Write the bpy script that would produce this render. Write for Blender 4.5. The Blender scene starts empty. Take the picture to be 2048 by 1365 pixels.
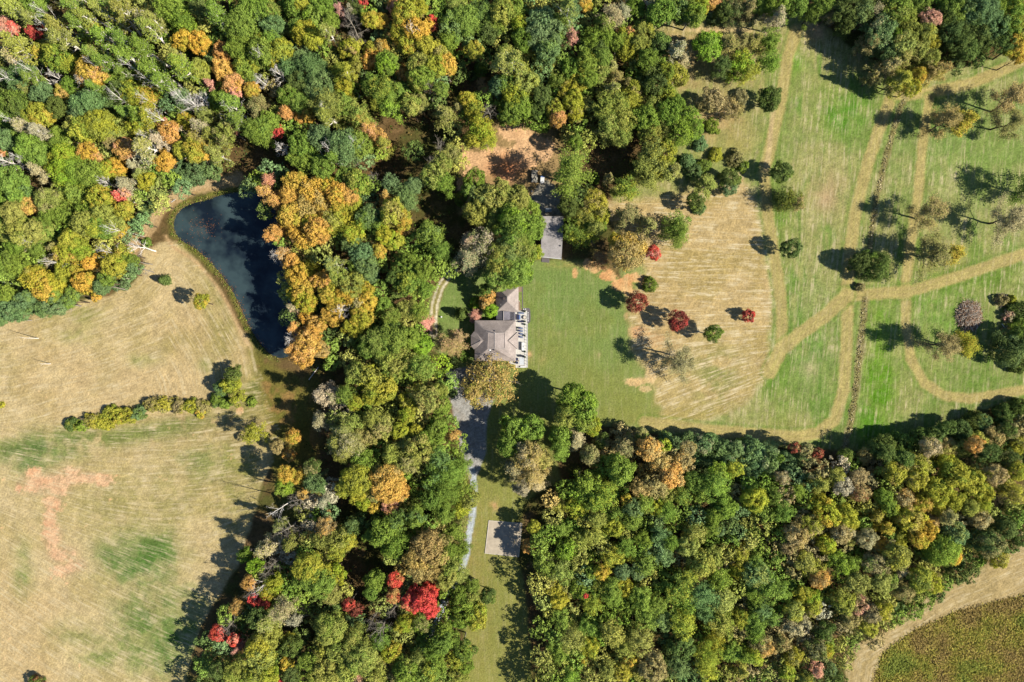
import bpy, math, random
import numpy as np
from mathutils import Vector, Matrix
random.seed(7); RNG = np.random.default_rng(11)
sc = bpy.context.scene
COL = sc.collection
# ------------------------------------------------------------------ camera, sky, sun, exposure
S = 0.17            # metres per photo pixel (2048 wide) on the ground
H = 235.0           # camera height
cam_d = bpy.data.cameras.new('camera'); cam = bpy.data.objects.new('camera', cam_d); COL.objects.link(cam)
cam.location = (0, 0, H); cam.rotation_euler = (0, 0, 0)
cam_d.sensor_width = 36.0; cam_d.lens = 36.0 * H / (2048 * S); cam_d.clip_end = 3000
sc.camera = cam
ELEV = math.radians(40); SUNX, SUNY = 0.968, -0.25
w = bpy.data.worlds.new('World'); sc.world = w; w.use_nodes = True
nt = w.node_tree; bg = nt.nodes['Background']; sky = nt.nodes.new('ShaderNodeTexSky')
sky.sky_type = 'NISHITA'; sky.sun_disc = False; sky.sun_elevation = ELEV; sky.sun_rotation = math.atan2(SUNX, SUNY)
sky.dust_density = 0.2; sky.air_density = 0.75; sky.ozone_density = 4.0; sky.altitude = 300
nt.links.new(sky.outputs[0], bg.inputs[0]); bg.inputs[1].default_value = 0.09
sd = bpy.data.lights.new('sun', 'SUN'); sd.energy = 5.0; sd.angle = math.radians(0.5); sd.color = (1.0, 0.94, 0.84)
sun = bpy.data.objects.new('sun', sd); COL.objects.link(sun)
sdir = Vector((SUNX * math.cos(ELEV), SUNY * math.cos(ELEV), math.sin(ELEV)))
sun.rotation_euler = sdir.to_track_quat('Z', 'Y').to_euler(); sun.location = (150, -40, 150)
sc.view_settings.view_transform = 'Standard'; sc.view_settings.look = 'None'
sc.view_settings.exposure = 1.47; sc.view_settings.gamma = 1.0; sc.view_settings.use_curve_mapping = False
sc.cycles.max_bounces = 5; sc.cycles.diffuse_bounces = 2; sc.cycles.transmission_bounces = 2

def lin(c):
    c = np.asarray(c, float) / 255.0
    return np.where(c <= 0.04045, c / 12.92, ((c + 0.055) / 1.055) ** 2.4)
def wx(px, z=0.0): return (px - 1024) * S * (H - z) / H
def wy(py, z=0.0): return (682.5 - py) * S * (H - z) / H
def W(px, py, z=0.0): return Vector((wx(px, z), wy(py, z), z))
# ------------------------------------------------------------------ materials helpers
K = np.array([2.7, 2.66, 2.68])          # how bright sunlit level ground renders for albedo 1 at this exposure
def alb(c): return lin(c) / K
MATS = {}
def nodes_of(name):
    m = bpy.data.materials.new(name); m.use_nodes = True
    t = m.node_tree; b = t.nodes['Principled BSDF']; return m, t, b
def N(t, typ, **kw):
    n = t.nodes.new(typ)
    for k, v in kw.items():
        if k.startswith('i_'):
            key = k[2:]; key = int(key) if key.isdigit() else key.replace('_', ' ')
            n.inputs[key].default_value = v
        else: setattr(n, k, v)
    return n
def mat(name, rgb, rough=0.7, noise=0.12, scale=3.0, spec=0.3, metal=0.0, bump=0.0, srgb=True):
    """flat colour with grain and soft wear; rgb as seen in full sun"""
    if name in MATS: return MATS[name]
    m, t, b = nodes_of(name)
    a = alb(rgb) if srgb else np.array(rgb, float)
    tc = N(t, 'ShaderNodeTexCoord'); n1 = N(t, 'ShaderNodeTexNoise', i_Scale=scale, i_Detail=5.0, i_Roughness=0.65)
    t.links.new(tc.outputs['Object'], n1.inputs['Vector'])
    mp = N(t, 'ShaderNodeMapRange'); mp.inputs[1].default_value = 0.3; mp.inputs[2].default_value = 0.7
    mp.inputs[3].default_value = 1 - noise; mp.inputs[4].default_value = 1 + noise
    t.links.new(n1.outputs[0], mp.inputs[0])
    mx = N(t, 'ShaderNodeVectorMath', operation='SCALE'); mx.inputs[0].default_value = tuple(np.clip(a, 0, .85))
    t.links.new(mp.outputs[0], mx.inputs['Scale']); t.links.new(mx.outputs[0], b.inputs['Base Color'])
    b.inputs['Roughness'].default_value = rough; b.inputs['Specular IOR Level'].default_value = spec; b.inputs['Metallic'].default_value = metal
    if bump:
        bp = N(t, 'ShaderNodeBump', i_Strength=bump, i_Distance=0.05); t.links.new(n1.outputs[0], bp.inputs['Height']); t.links.new(bp.outputs[0], b.inputs['Normal'])
    MATS[name] = m; return m

def tagged(o, label=None, cat=None, group=None, kind=None):
    if label: o['label'] = label
    if cat: o['category'] = cat
    if group: o['group'] = group
    if kind: o['kind'] = kind
    return o
def mesh_np(name, V, F, mat_=None, smooth=False, attrs=None, parent=None, loc=None, color=None):
    """V (n,3), F list/array of equal-length faces -> one mesh object"""
    me = bpy.data.meshes.new(name); V = np.asarray(V, np.float32)
    if isinstance(F, np.ndarray):
        k = F.shape[1]; me.vertices.add(len(V)); me.vertices.foreach_set('co', V.ravel())
        me.loops.add(F.size); me.loops.foreach_set('vertex_index', F.ravel().astype(np.int32))
        me.polygons.add(len(F)); me.polygons.foreach_set('loop_start', np.arange(0, F.size, k, dtype=np.int32))
        me.polygons.foreach_set('loop_total', np.full(len(F), k, np.int32)); me.update(calc_edges=True)
    else: me.from_pydata([tuple(map(float, v)) for v in V], [], F)
    if smooth: me.polygons.foreach_set('use_smooth', np.ones(len(me.polygons), bool))
    for an, (typ, arr) in (attrs or {}).items():
        a = me.attributes.new(an, typ, 'POINT')
        a.data.foreach_set({'FLOAT': 'value', 'FLOAT_VECTOR': 'vector', 'FLOAT_COLOR': 'color'}[typ], np.asarray(arr, np.float32).ravel())
    if mat_: me.materials.append(mat_)
    o = bpy.data.objects.new(name, me); COL.objects.link(o)
    if parent is not None: o.parent = parent
    if loc is not None: o.location = loc
    return o

# ------------------------------------------------------------------ ground: maps painted on a grid in photo pixels, then cut into named sheets
STEP = 3.0
GX = np.arange(-141, 2190, STEP); GY = np.arange(-141, 1509, STEP)
PX, PY = np.meshgrid(GX, GY)           # rows = y
SH = PX.shape
def vnoise(period, seed, ax=1.0, ay=1.0):
    """smooth value noise on the grid, 0..1, period in photo px"""
    r = np.random.default_rng(seed); sx, sy = period * ax, period * ay
    u = (PX - GX[0]) / sx; v = (PY - GY[0]) / sy
    g = r.random((int(v.max()) + 3, int(u.max()) + 3))
    iu, iv = u.astype(int), v.astype(int); fu, fv = u - iu, v - iv
    fu = fu * fu * (3 - 2 * fu); fv = fv * fv * (3 - 2 * fv)
    return (g[iv, iu] * (1 - fu) + g[iv, iu + 1] * fu) * (1 - fv) + (g[iv + 1, iu] * (1 - fu) + g[iv + 1, iu + 1] * fu) * fv
def fbm(period, seed, octs=4, ax=1.0, ay=1.0):
    s = 0; a = 1; t = 0
    for i in range(octs): s = s + a * vnoise(max(period / 2 ** i, 3.5), seed * 31 + i, ax, ay); t += a; a *= 0.6
    return s / t
def seg_dist(px, py, pts, closed):
    P = np.array(pts, float); Q = np.roll(P, -1, 0) if closed else P[1:]; A = P if closed else P[:-1]
    d = np.full(px.shape, 1e9); inside = np.zeros(px.shape, bool)
    for (ax, ay), (bx, by) in zip(A, Q):
        dx, dy = bx - ax, by - ay; L = dx * dx + dy * dy + 1e-9
        t = np.clip(((px - ax) * dx + (py - ay) * dy) / L, 0, 1)
        d = np.minimum(d, np.hypot(px - ax - t * dx, py - ay - t * dy))
        if closed:
            c = ((ay > py) != (by > py)) & (px < (bx - ax) * (py - ay) / (by - ay + 1e-12) + ax); inside ^= c
    return d, inside
def sdf(pts): d, i = seg_dist(PX, PY, pts, True); return np.where(i, -d, d)
def pdist(pts): return seg_dist(PX, PY, pts, False)[0]
def sst(a, b, x): t = np.clip((x - a) / (b - a), 0, 1); return t * t * (3 - 2 * t)
N1 = fbm(60, 1); N2 = fbm(24, 2); N3 = fbm(10, 3, 3); NB = fbm(200, 4)
R0 = np.random.default_rng(5).random(SH)
C = np.zeros(SH + (3,)); REG = np.zeros(SH, int); FLOW = np.zeros(SH + (3,)); ZG = np.zeros(SH)
def paint(m, rgb): 
    global C
    m = np.clip(m, 0, 1)[..., None]; C = C * (1 - m) + np.array(rgb, float) * m
def inpoly(s, soft=4, amp=10, n=None): n = N2 if n is None else n; return 1 - sst(-soft, soft, s + (n - .5) * 2 * amp)
REGN = ['forest_floor', 'west_field', 'stubble_field', 'meadow', 'lawn', 'mown_track', 'clay_ground', 'gravel_drive', 'pond_bank', 'weedy_field', 'concrete_slab_bed']
# forest floor
C[:] = (118, 96, 62); paint(sst(.4, .65, N1), (92, 92, 48)); paint(sst(.5, .75, N2) * .6, (140, 112, 78)); paint(sst(.55,.8,N3)*.5,(80,62,40))
# ---- west fields
FW1 = [(-200, 668), (0, 645), (60, 625), (150, 607), (220, 590), (268, 566), (288, 530), (284, 500), (330, 483), (365, 488), (402, 530), (432, 575), (470, 640), (502, 690), (520, 745), (535, 800), (560, 860), (545, 920), (520, 980), (500, 1060), (475, 1130), (440, 1190), (400, 1250), (370, 1365), (350, 1520), (-200, 1520)]
s1 = sdf(FW1); m1 = inpoly(s1, 5, 6)
paint(m1, (206, 182, 132)); paint(m1 * sst(.42, .7, N1) * .42, (164, 146, 88)); paint(m1 * sst(.5, .75, NB) * .5, (200, 170, 120))
hedge = [(120, 855), (250, 838), (400, 815), (500, 770)]
g = np.exp(-(pdist([(-50, 905), (100, 890), (250, 872), (400, 845), (480, 840)]) / 20) ** 2)
paint(m1 * g * sst(.25, .5, N2) * .9, (120, 130, 66))
UPW = [(-200, 640), (0, 640), (290, 480), (480, 600), (530, 740), (455, 780), (300, 800), (130, 840), (-200, 885)]
su = sdf(UPW)
for (x, y, rx, ry, c, k) in [(120, 890, 60, 30, (105, 125, 62), .7), (60, 915, 50, 30, (95, 122, 62), .7), (270, 1120, 60, 45, (92, 122, 58), .95), (305, 1100, 50, 40, (88, 122, 54), .9), (240, 1110, 40, 30, (98, 122, 60), .7),
        (300, 1230, 70, 60, (110, 128, 66), .7), (340, 1290, 70, 60, (96, 126, 58), .9), (380, 1240, 40, 60, (110, 130, 66), .6), (400, 920, 60, 45, (128, 136, 76), .6), (450, 930, 40, 40, (118, 130, 70), .5), (150, 1270, 60, 30, (140, 140, 80), .5),
        (45, 1140, 18, 50, (120, 135, 70), .6), (200, 1310, 40, 25, (110, 130, 60), .5), (280, 1300, 60, 40, (120, 135, 70), .5), (160, 630, 60, 20, (150, 148, 84), .6), (150, 670, 50, 18, (150, 148, 84), .5), (290, 720, 30, 12, (130, 140, 70), .7), (415, 730, 16, 14, (135, 142, 76), .6),
        (330, 1000, 150, 60, (160, 150, 90), .5), (240, 1020, 120, 60, (158, 148, 88), .45), (480, 950, 50, 120, (150, 144, 80), .7), (510, 800, 30, 60, (120, 125, 60), .8), (470, 850, 80, 30, (170, 140, 100), .5), (350, 690, 90, 30, (168, 150, 92), .5), (440, 600, 30, 80, (150, 142, 80), .6), (455,700,30,80,(160,148,88),.5)]:
    q = ((PX - x) / rx) ** 2 + ((PY - y) / ry) ** 2
    paint(m1 * np.exp(-q) * k * (.55 + .9 * sst(.35, .65, N2)), c)
# clay in the west field
cl = np.zeros(SH)
for (x, y, rx, ry) in [(75, 965, 34, 26), (110, 975, 34, 24), (140, 950, 30, 18), (175, 955, 30, 14), (205, 960, 22, 16), (105, 1005, 20, 20), (100, 1040, 14, 30), (105, 1075, 22, 28), (125, 1110, 34, 20), (150, 1130, 24, 16), (125, 1140, 26, 14), (37, 975, 7, 12), (120,960,60,16)]:
    cl = np.maximum(cl, np.exp(-((PX - x) / rx) ** 2 - ((PY - y) / ry) ** 2))
clm = sst(.42, .8, cl + (N3 - .5) * .95 + (N2 - .5) * .9 + (R0 - .5) * .3); paint(m1 * sst(.2, .6, cl) * .5, (196, 160, 118)); paint(m1 * clm * .78, (230, 184, 142)); paint(m1 * clm * sst(.55, .8, N2) * .6, (224, 160, 116))
# flow: concentric about the field edges
bl = 1 - sst(-10, 10, su)
e1, _ = seg_dist(PX, PY, [(-200, 652), (0, 640), (150, 602), (268, 560), (330, 480), (402, 530), (470, 640), (502, 700), (515, 760)], False)
e2, _ = seg_dist(PX, PY, [(-60, 900), (400, 850), (520, 870), (500, 1000), (400, 1500)], False)
e3, _ = seg_dist(PX, PY, [(-30, 850), (-10, 1100), (20, 1230), (80, 1330), (200, 1365), (420, 1395)], False)
kf = sst(960, 1150, PY - .25 * (PX - 250)); U = np.where(bl > .5, e1, PY + .0004 * (PX - 260) ** 2 - .5 * kf * (PX - 300))
FLOW[..., 0] = U * S; FLOW[..., 1] = PX * S; 
REG[(m1 > .5)] = 1; FLOW[..., 2] = np.where(m1 > .5, 1.0, 0.0)
# ---- pond bank
POND = [(343, 452), (352, 425), (375, 408), (410, 400), (445, 388), (500, 380), (545, 390), (560, 470), (585, 560), (596, 640), (596, 700), (565, 722), (532, 706), (500, 662), (478, 610), (455, 568), (420, 525), (390, 497), (358, 482)]
def chaikin(P, k=2):
    for _ in range(k):
        Q = []
        for a, b_ in zip(P, P[1:] + P[:1]): Q += [(a[0] * .75 + b_[0] * .25, a[1] * .75 + b_[1] * .25), (a[0] * .25 + b_[0] * .75, a[1] * .25 + b_[1] * .75)]
        P = Q
    return P
POND = chaikin(POND)
sp = sdf(POND)
bank = pdist([(262, 500), (290, 460), (318, 418), (355, 388), (400, 370), (470, 358)]); mb = (1 - sst(12, 22, bank + (N3 - .5) * 14))
paint(mb, (196, 164, 118)); paint(mb * sst(.45, .7, N3) * .6, (168, 140, 92)); paint(mb*(1-sst(2,5,abs(bank-4)))*.5,(215,188,145))
REG[mb > .5] = 8
ring = np.exp(-((sp - 6) / 4.5) ** 2) * sst(.25, .55, N2) * sst(-60, 0, 545 - PX + (N1 - .5) * 80); paint(ring * .75, (124, 128, 54))
rim = np.exp(-((sp - 19) / 3.5) ** 2) * (PX < 560) * (PY > 470) * (PY < 700); paint(rim * .9, (206, 170, 122)); REG[(sp < 24) & (PX < 600)] = 8
sl = sdf([(500, 700), (560, 740), (640, 760), (640, 1000), (560, 1060), (540, 860)]); paint(inpoly(sl, 12, 14) * .8, (122, 116, 54)); paint(inpoly(sl, 12, 14) * sst(.5, .7, N2) * .6, (176, 132, 84))
paint(1 - sst(-10, 2, sp), (60, 58, 40))
ZG -= 1.1 * (1 - sst(-14, 6, sp))
# ---- meadow (east)
MEA = [(1300, 45), (1400, 35), (1480, 45), (1530, 30), (1600, 20), (1650, 50), (1690, 90), (1800, 160), (1850, 160), (1940, 130), (2048, 95), (2200, 40), (2200, 760), (2048, 800), (1960, 820), (1880, 850), (1800, 880), (1740, 900), (1690, 905), (1600, 893), (1480, 885), (1350, 872), (1200, 850), (1195, 700), (1240, 560), (1230, 440), (1220, 380), (1330, 360), (1345, 280), (1340, 200), (1320, 120)]
sm = sdf(MEA); mm = inpoly(sm, 5, 7)
paint(mm, (134, 148, 78)); paint(mm * sst(.36, .64, N1) * .85, (162, 158, 96)); paint(mm * sst(.5, .8, N3) * .35, (172, 162, 110)); paint(mm * sst(.55, .8, fbm(40, 9, 4, .5, 2.2)) * .8, (104, 138, 56)); paint(mm * sst(.6, .85, fbm(22, 10, 4, .5, 2.0)) * .55, (184, 168, 116))
for (x, y, rx, ry, c, k) in [(1690, 220, 60, 50, (96, 142, 44), .9), (1590, 125, 25, 25, (120, 160, 60), .8), (1560, 200, 30, 70, (140, 150, 80), .5), (1660, 380, 45, 40, (182, 158, 112), .55), (1650,400,20,20,(190,160,120),.6),
        (1900, 260, 120, 90, (126, 150, 78), .6), (1880, 430, 110, 60, (140, 150, 84), .5), (1980, 330, 120, 60, (128, 152, 74), .6), (1760, 750, 28, 140, (98, 145, 34), .95), (1745, 850, 40, 40, (96, 142, 40), .8), (1835, 700, 30, 90, (140, 154, 78), .6),
        (1900, 620, 80, 60, (112, 146, 60), .8), (1980, 560, 110, 40, (112, 140, 56), .7), (1950, 760, 90, 30, (112, 138, 60), .8), (1620, 720, 45, 90, (104, 140, 60), .7), (1640, 800, 40, 40, (110, 140, 60), .6), (1620, 740, 22, 22, (190, 172, 130), .6), (1560, 850, 60, 20, (150, 150, 80), .5),
        (1430, 240, 60, 60, (190, 158, 108), .9), (1350, 130, 60, 60, (196, 162, 112), .8), (1480, 110, 60, 60, (186, 158, 108), .8), (1460, 290, 60, 40, (168, 158, 92), .7), (1380, 90, 60, 30, (188, 158, 104), .8), (1630, 60, 40, 25, (214, 178, 130), .95), (1560, 60, 50, 40, (160, 152, 90), .7), (1300, 380, 70, 30, (170, 160, 100), .7),
        (1560, 420, 26, 100, (120, 146, 62), .7), (1535, 500, 20, 100, (112, 140, 62), .8), (1545, 700, 30, 90, (116, 150, 62), .85), (1560, 760, 30, 50, (104, 140, 50), .8), (1880, 520, 60, 40, (160, 150, 84), .5), (1900,820,70,25,(120,138,66),.7),(1640,600,40,70,(138,150,84),.6)]:
    paint(mm * np.exp(-((PX - x) / rx) ** 2 - ((PY - y) / ry) ** 2) * k * (.6 + .8 * sst(.35, .65, N2)), c)
REG[mm > .5] = 3
FLOW[mm > .5, 0] = ((PX + PY * .10) * S)[mm > .5]; FLOW[mm > .5, 1] = (PY * S)[mm > .5]; FLOW[mm > .5, 2] = .45 + .5 * sst(.4, .7, N1)[mm > .5]
# ---- lawn
LAWN = [(1040, 520), (1120, 520), (1180, 525), (1245, 560), (1262, 640), (1260, 700), (1280, 740), (1320, 800), (1330, 852), (1200, 850), (1100, 880), (1120, 960), (1050, 1000), (1010, 1080), (1040, 1140), (1050, 1200), (1060, 1300), (1050, 1520), (900, 1520), (930, 1300), (935, 1200), (925, 1120), (945, 1020), (955, 960), (930, 860), (905, 730), (860, 690), (850, 640), (862, 585), (900, 548), (960, 540)]
sL = sdf(LAWN); mL = inpoly(sL, 6, 5)
paint(mL, (126, 146, 76)); paint(mL * sst(600, 1000, PY + (N1 - .5) * 200), (152, 150, 78)); paint(mL * sst(.9, .99, np.cos(PX * 2 * math.pi / 13.5)) * .3, (150, 160, 92)); paint(mL * sst(.9, .99, np.cos(PY * 2 * math.pi / 13.5)) * .3, (150, 160, 92)); paint(mL * sst(.45, .75, N1) * .45, (134, 140, 70)); paint(mL * np.exp(-((PX - 1120) / 90) ** 2 - ((PY - 740) / 70) ** 2) * .4, (136, 140, 72))
for (x, y, rx, ry, c, k) in [(1125, 665, 60, 8, (150, 152, 84), .5), (1196, 710, 6, 7, (190, 168, 120), .8), (990, 1010, 10, 12, (220, 170, 120), .7), (1085, 720, 8, 12, (170, 158, 96), .6), (1058,712,6,10,(214,170,124),.8), (1150, 530, 60, 8, (170, 156, 90), .6), (960, 1200, 40, 200, (150, 142, 78), .6), (1020, 1280, 40, 100, (144, 140, 74), .4), (935, 1060, 20, 80, (158, 138, 84), .6), (1320, 845, 60, 14, (160, 140, 90), .5)]:
    paint(mL * np.exp(-((PX - x) / rx) ** 2 - ((PY - y) / ry) ** 2) * k * (.4 + sst(.3, .65, N3)), c)
REG[mL > .5] = 4; FLOW[mL > .5, 2] = 0.25; FLOW[mL > .5, 0] = (PX * S)[mL > .5]; FLOW[mL > .5, 1] = (PY * S)[mL > .5]
# ---- central stubble field
STB = [(1200, 400), (1300, 398), (1400, 380), (1490, 345), (1515, 400), (1528, 500), (1540, 560), (1548, 640), (1540, 700), (1530, 760), (1480, 810), (1420, 840), (1330, 850), (1312, 800), (1300, 740), (1265, 700), (1262, 640), (1255, 590), (1290, 560), (1280, 500), (1230, 450)]
sS = sdf(STB); mS = inpoly(sS, 13, 12)
paint(mS, (197, 170, 116)); paint(mS * sst(.45, .7, N1) * .5, (168, 148, 86)); paint(mS * sst(600, 800, PY) * .4, (176, 158, 100)); paint(mS * np.exp(-((PX - 1430) / 50) ** 2 - ((PY - 750) / 60) ** 2) * .75 * sst(.3, .6, N2), (136, 142, 78))
paint(mS * np.exp(-((PX - 1420) / 120) ** 2 - ((PY - 830) / 25) ** 2) * .5, (158, 148, 78)); paint(mS * np.exp(-((PX - 1310) / 60) ** 2 - ((PY - 660) / 60) ** 2) * .5, (190, 158, 112))
eS, _ = seg_dist(PX, PY, [(1700, 345), (1560, 640), (1548, 720), (1500, 815), (1400, 850), (1300, 860)], False)
Us = np.where(PY < 650, PY, 0) + 0.0; kk = sst(560, 700, PY)
Ub = (1 - kk) * (PY - .02 * (PX - 1400)) + kk * (PY + .42 * (PX - 1340) * sst(600, 760, PY) * .9)
REG[mS > .5] = 2; FLOW[mS > .5, 0] = (Ub * S)[mS > .5]; FLOW[mS > .5, 1] = (PX * S)[mS > .5]; FLOW[mS > .5, 2] = 1.6
edge = np.exp(-((sS - 2) / 6) ** 2) * (PX > 1400); paint(edge * .5 * sst(.4, .6, N3), (200, 182, 140))
# sand / clay patches
def patch(blobs, c1, c2, thr=.45, reg=6, kk=.95):
    q = np.zeros(SH)
    for (x, y, rx, ry) in blobs: q = np.maximum(q, np.exp(-((PX - x) / rx) ** 2 - ((PY - y) / ry) ** 2))
    m = sst(thr, thr + .22, q + (N3 - .5) * .5 + (R0 - .5) * .15); paint(m * kk, c1); paint(m * sst(.5, .75, N2) * .8, c2)
    if reg: REG[m > .6] = reg
    return m
CL2 = [(1030, 265, 40, 22), (1060, 290, 45, 30), (1090, 300, 22, 30), (950, 320, 40, 22), (985, 310, 40, 26), (1010, 350, 26, 24), (960, 335, 40, 18), (1040, 320, 50, 26), (945, 400, 30, 50), (930, 370, 20, 30)]
paint(inpoly(sdf([(920, 280), (1000, 240), (1110, 250), (1130, 330), (1180, 400), (1150, 440), (1060, 430), (1050, 380), (920, 430)]), 8, 14), (170, 142, 96))
patch(CL2, (232, 186, 138), (222, 172, 122)); paint(np.exp(-((PX - 1015) / 34) ** 2 - ((PY - 338) / 22) ** 2) * .8, (224, 140, 92))
patch([(1190, 535, 18, 14), (1215, 552, 26, 14), (1245, 570, 30, 16), (1270, 555, 26, 12), (1260, 585, 18, 10), (1175, 528, 10, 14), (1285, 562, 10, 14)], (226, 180, 124), (216, 158, 104))
patch([(1150, 546, 7, 14)], (222, 172, 116), (214, 160, 110)); patch([(1270, 765, 34, 12), (1300, 750, 16, 26), (1290, 778, 18, 10)], (224, 190, 138), (216, 178, 122), .5, 6, .8)
patch([(1275, 665, 26, 18), (1310, 680, 30, 20), (1252, 632, 6, 10)], (206, 168, 118), (214, 160, 110), .5, 0, .7)
patch([(960, 150, 14, 40), (970, 185, 12, 20)], (214, 178, 120), (190, 150, 96), .5, 0); patch([(1440, 60, 110, 8)], (212, 184, 130), (200, 168, 112), .5, 0, .8); patch([(480, 822, 10, 12)], (226, 190, 140), (210, 160, 110), .5, 0)
# tall-weed strip and lower right field
LRF = [(1690, 1300), (1760, 1270), (1850, 1200), (1930, 1150), (2048, 1090), (2200, 1040), (2200, 1520), (1690, 1520)]
m = inpoly(sdf(LRF), 6, 10); paint(m, (186, 162, 112)); paint(m * sst(.45, .7, N1) * .5, (172, 150, 100)); REG[m > .5] = 2
eR = pdist([(1690, 1400), (1700, 1310), (1800, 1250), (1900, 1180), (2048, 1120), (2200, 1060)]); FLOW[m > .5, 0] = (eR * S)[m > .5]; FLOW[m > .5, 1] = (PX * S)[m > .5]; FLOW[m > .5, 2] = 1.0
paint(np.exp(-(pdist([(1770, 1240), (1850, 1190), (1960, 1135)]) / 8) ** 2) * .7, (140, 140, 70))
WEED = [(1752, 1520), (1748, 1365), (1765, 1310), (1830, 1262), (1920, 1222), (2048, 1192), (2200, 1160), (2200, 1520)]
sW = sdf(WEED); m = inpoly(sW, 2, 4); paint(m, (128, 120, 48)); paint(m * sst(.4, .6, N2), (146, 128, 56)); paint(m * sst(.5, .7, N3) * .7, (104, 110, 40)); REG[m > .5] = 9; FLOW[m > .5, 2] = 0
m = inpoly(sdf([(1500, 1365), (1520, 1330), (1590, 1330), (1600, 1520), (1480, 1520)]), 8, 10); paint(m, (184, 158, 106))
# mown tracks through the meadow
TRK = [([(1592, 60), (1575, 120), (1562, 200), (1540, 300), (1528, 345), (1535, 420), (1550, 520), (1560, 580), (1565, 640), (1560, 700)], 11), ([(1790, 175), (1765, 240), (1735, 330), (1712, 420), (1700, 500), (1695, 580), (1694, 680), (1688, 780), (1670, 840), (1635, 868), (1590, 874), (1500, 868), (1400, 860), (1290, 846)], 11.5),
       ([(2200, 70), (2048, 120), (1950, 165), (1860, 186), (1800, 190)], 11), ([(1858, 200), (1845, 290), (1835, 400), (1822, 480), (1812, 560), (1811, 640), (1822, 720), (1850, 768), (1890, 792), (1940, 798), (2048, 780), (2200, 740)], 9.5),
       ([(2200, 455), (2048, 508), (1920, 553), (1820, 583), (1700, 592)], 11), ([(1693, 590), (1650, 632), (1600, 668), (1562, 700), (1540, 745)], 13)]
for pts, wd in TRK:
    d = pdist(pts); m = (1 - sst(wd - 2, wd + 3, d + (N3 - .5) * 6)) * .96
    paint(m, (182, 166, 102)); paint(m * (1 - sst(1.5, 4, abs(d - wd * .45))) * .4, (186, 164, 110)); REG[m > .5] = 5
    paint(np.exp(-((d - wd - 5) / 3) ** 2) * .35 * (1 - m), (96, 128, 44)); FLOW[m > .5, 2] = .3
d = pdist([(1545, 210), (1540, 290), (1532, 340)]); paint((1 - sst(3, 7, d)) * .6, (214, 184, 138))
# drainage strip of dead grass
DITCH = [([(1812, 185), (1790, 250), (1768, 330), (1752, 400), (1738, 500)], 6), ([(1730, 600), (1722, 680), (1712, 780), (1700, 850), (1688, 900)], 7)]
for pts, wd in DITCH: d = pdist(pts); m = 1 - sst(wd - 2, wd + 2, d + (N3 - .5) * 8); paint(m * .8, (160, 146, 96)); paint(m * sst(.5, .7, R0) * .6, (110, 104, 58))
# gravel
def strip(pts, wd, c, soft=1.5, amp=3, reg=7, k=1.0):
    d = pdist(pts); m = (1 - sst(wd - soft, wd + soft, d + (N3 - .5) * amp)) * k; paint(m, c); REG[m > .5] = reg; FLOW[m > .5, 2] = 0; return m
GR = (176, 172, 164)
m = inpoly(sdf([(890, 735), (990, 735), (990, 790), (974, 840), (972, 905), (952, 960), (948, 962), (928, 920), (908, 850), (900, 790)]), 2, 3); paint(m, GR); paint(m*sst(.5,.75,N2)*.5,(160,150,136)); REG[m > .5] = 7; FLOW[m > .5, 2] = 0
strip([(945, 940), (948, 985), (945, 1030), (938, 1070), (932, 1115), (915, 1160), (893, 1190), (878, 1235), (858, 1270), (838, 1310), (815, 1370), (800, 1500)], 6.5, (196, 202, 204))
strip([(912, 905), (922, 925), (940, 955)], 4, (182, 170, 146))
cd = pdist([(868, 668), (866, 640), (870, 608), (880, 575), (896, 552), (908, 540)])
m = 1 - sst(8, 11, cd + (N3 - .5) * 3); paint(m * .8, (156, 140, 84)); m2 = (1 - sst(1.6, 3.0, abs(cd - 5.2))); paint(m2, (222, 210, 178)); REG[m2 > .5] = 7; FLOW[m2 > .5, 2] = 0
m = inpoly(sdf([(1062, 395), (1075, 368), (1095, 358), (1118, 385), (1122, 440), (1085, 440), (1062, 425)]), 3, 6); paint(m * .85, (176, 170, 154)); REG[m > .5] = 7; FLOW[m > .5, 2] = 0
# general grain
n = (R0 - .5)[..., None] * .16 + (N3 - .5)[..., None] * .2
C = np.clip(C * (1 + n * (1 - .6 * (REG == 4)[..., None])), 12, 250)
ALB = alb(C)
Z = ZG + (N3 - .5) * .12 * (REG != 4) + (N1 - .5) * .5 * sst(10, 60, sp)
def ground_z(px, py):
    i = int(np.clip((py - GY[0]) / STEP, 0, SH[0] - 1)); j = int(np.clip((px - GX[0]) / STEP, 0, SH[1] - 1)); return float(Z[i, j])
m, t, b = nodes_of('ground_cover'); GM = m
at = N(t, 'ShaderNodeAttribute', attribute_name='albedo'); fl = N(t, 'ShaderNodeAttribute', attribute_name='flow')
sx = N(t, 'ShaderNodeSeparateXYZ'); t.links.new(fl.outputs['Vector'], sx.inputs[0])
cx = N(t, 'ShaderNodeCombineXYZ'); m1_ = N(t, 'ShaderNodeMath', operation='MULTIPLY', i_1=1.15); m2_ = N(t, 'ShaderNodeMath', operation='MULTIPLY', i_1=.09)
t.links.new(sx.outputs[0], m1_.inputs[0]); t.links.new(sx.outputs[1], m2_.inputs[0]); t.links.new(m1_.outputs[0], cx.inputs[0]); t.links.new(m2_.outputs[0], cx.inputs[1])
st = N(t, 'ShaderNodeTexNoise', i_Scale=1.0, i_Detail=4.0, i_Roughness=.7, i_Distortion=.35); t.links.new(cx.outputs[0], st.inputs['Vector'])
tc = N(t, 'ShaderNodeTexCoord'); fn = N(t, 'ShaderNodeTexNoise', i_Scale=1.9, i_Detail=4.0, i_Roughness=.75); t.links.new(tc.outputs['Object'], fn.inputs['Vector'])
mn = N(t, 'ShaderNodeTexNoise', i_Scale=.35, i_Detail=4.0, i_Roughness=.7); t.links.new(tc.outputs['Object'], mn.inputs['Vector'])
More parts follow.
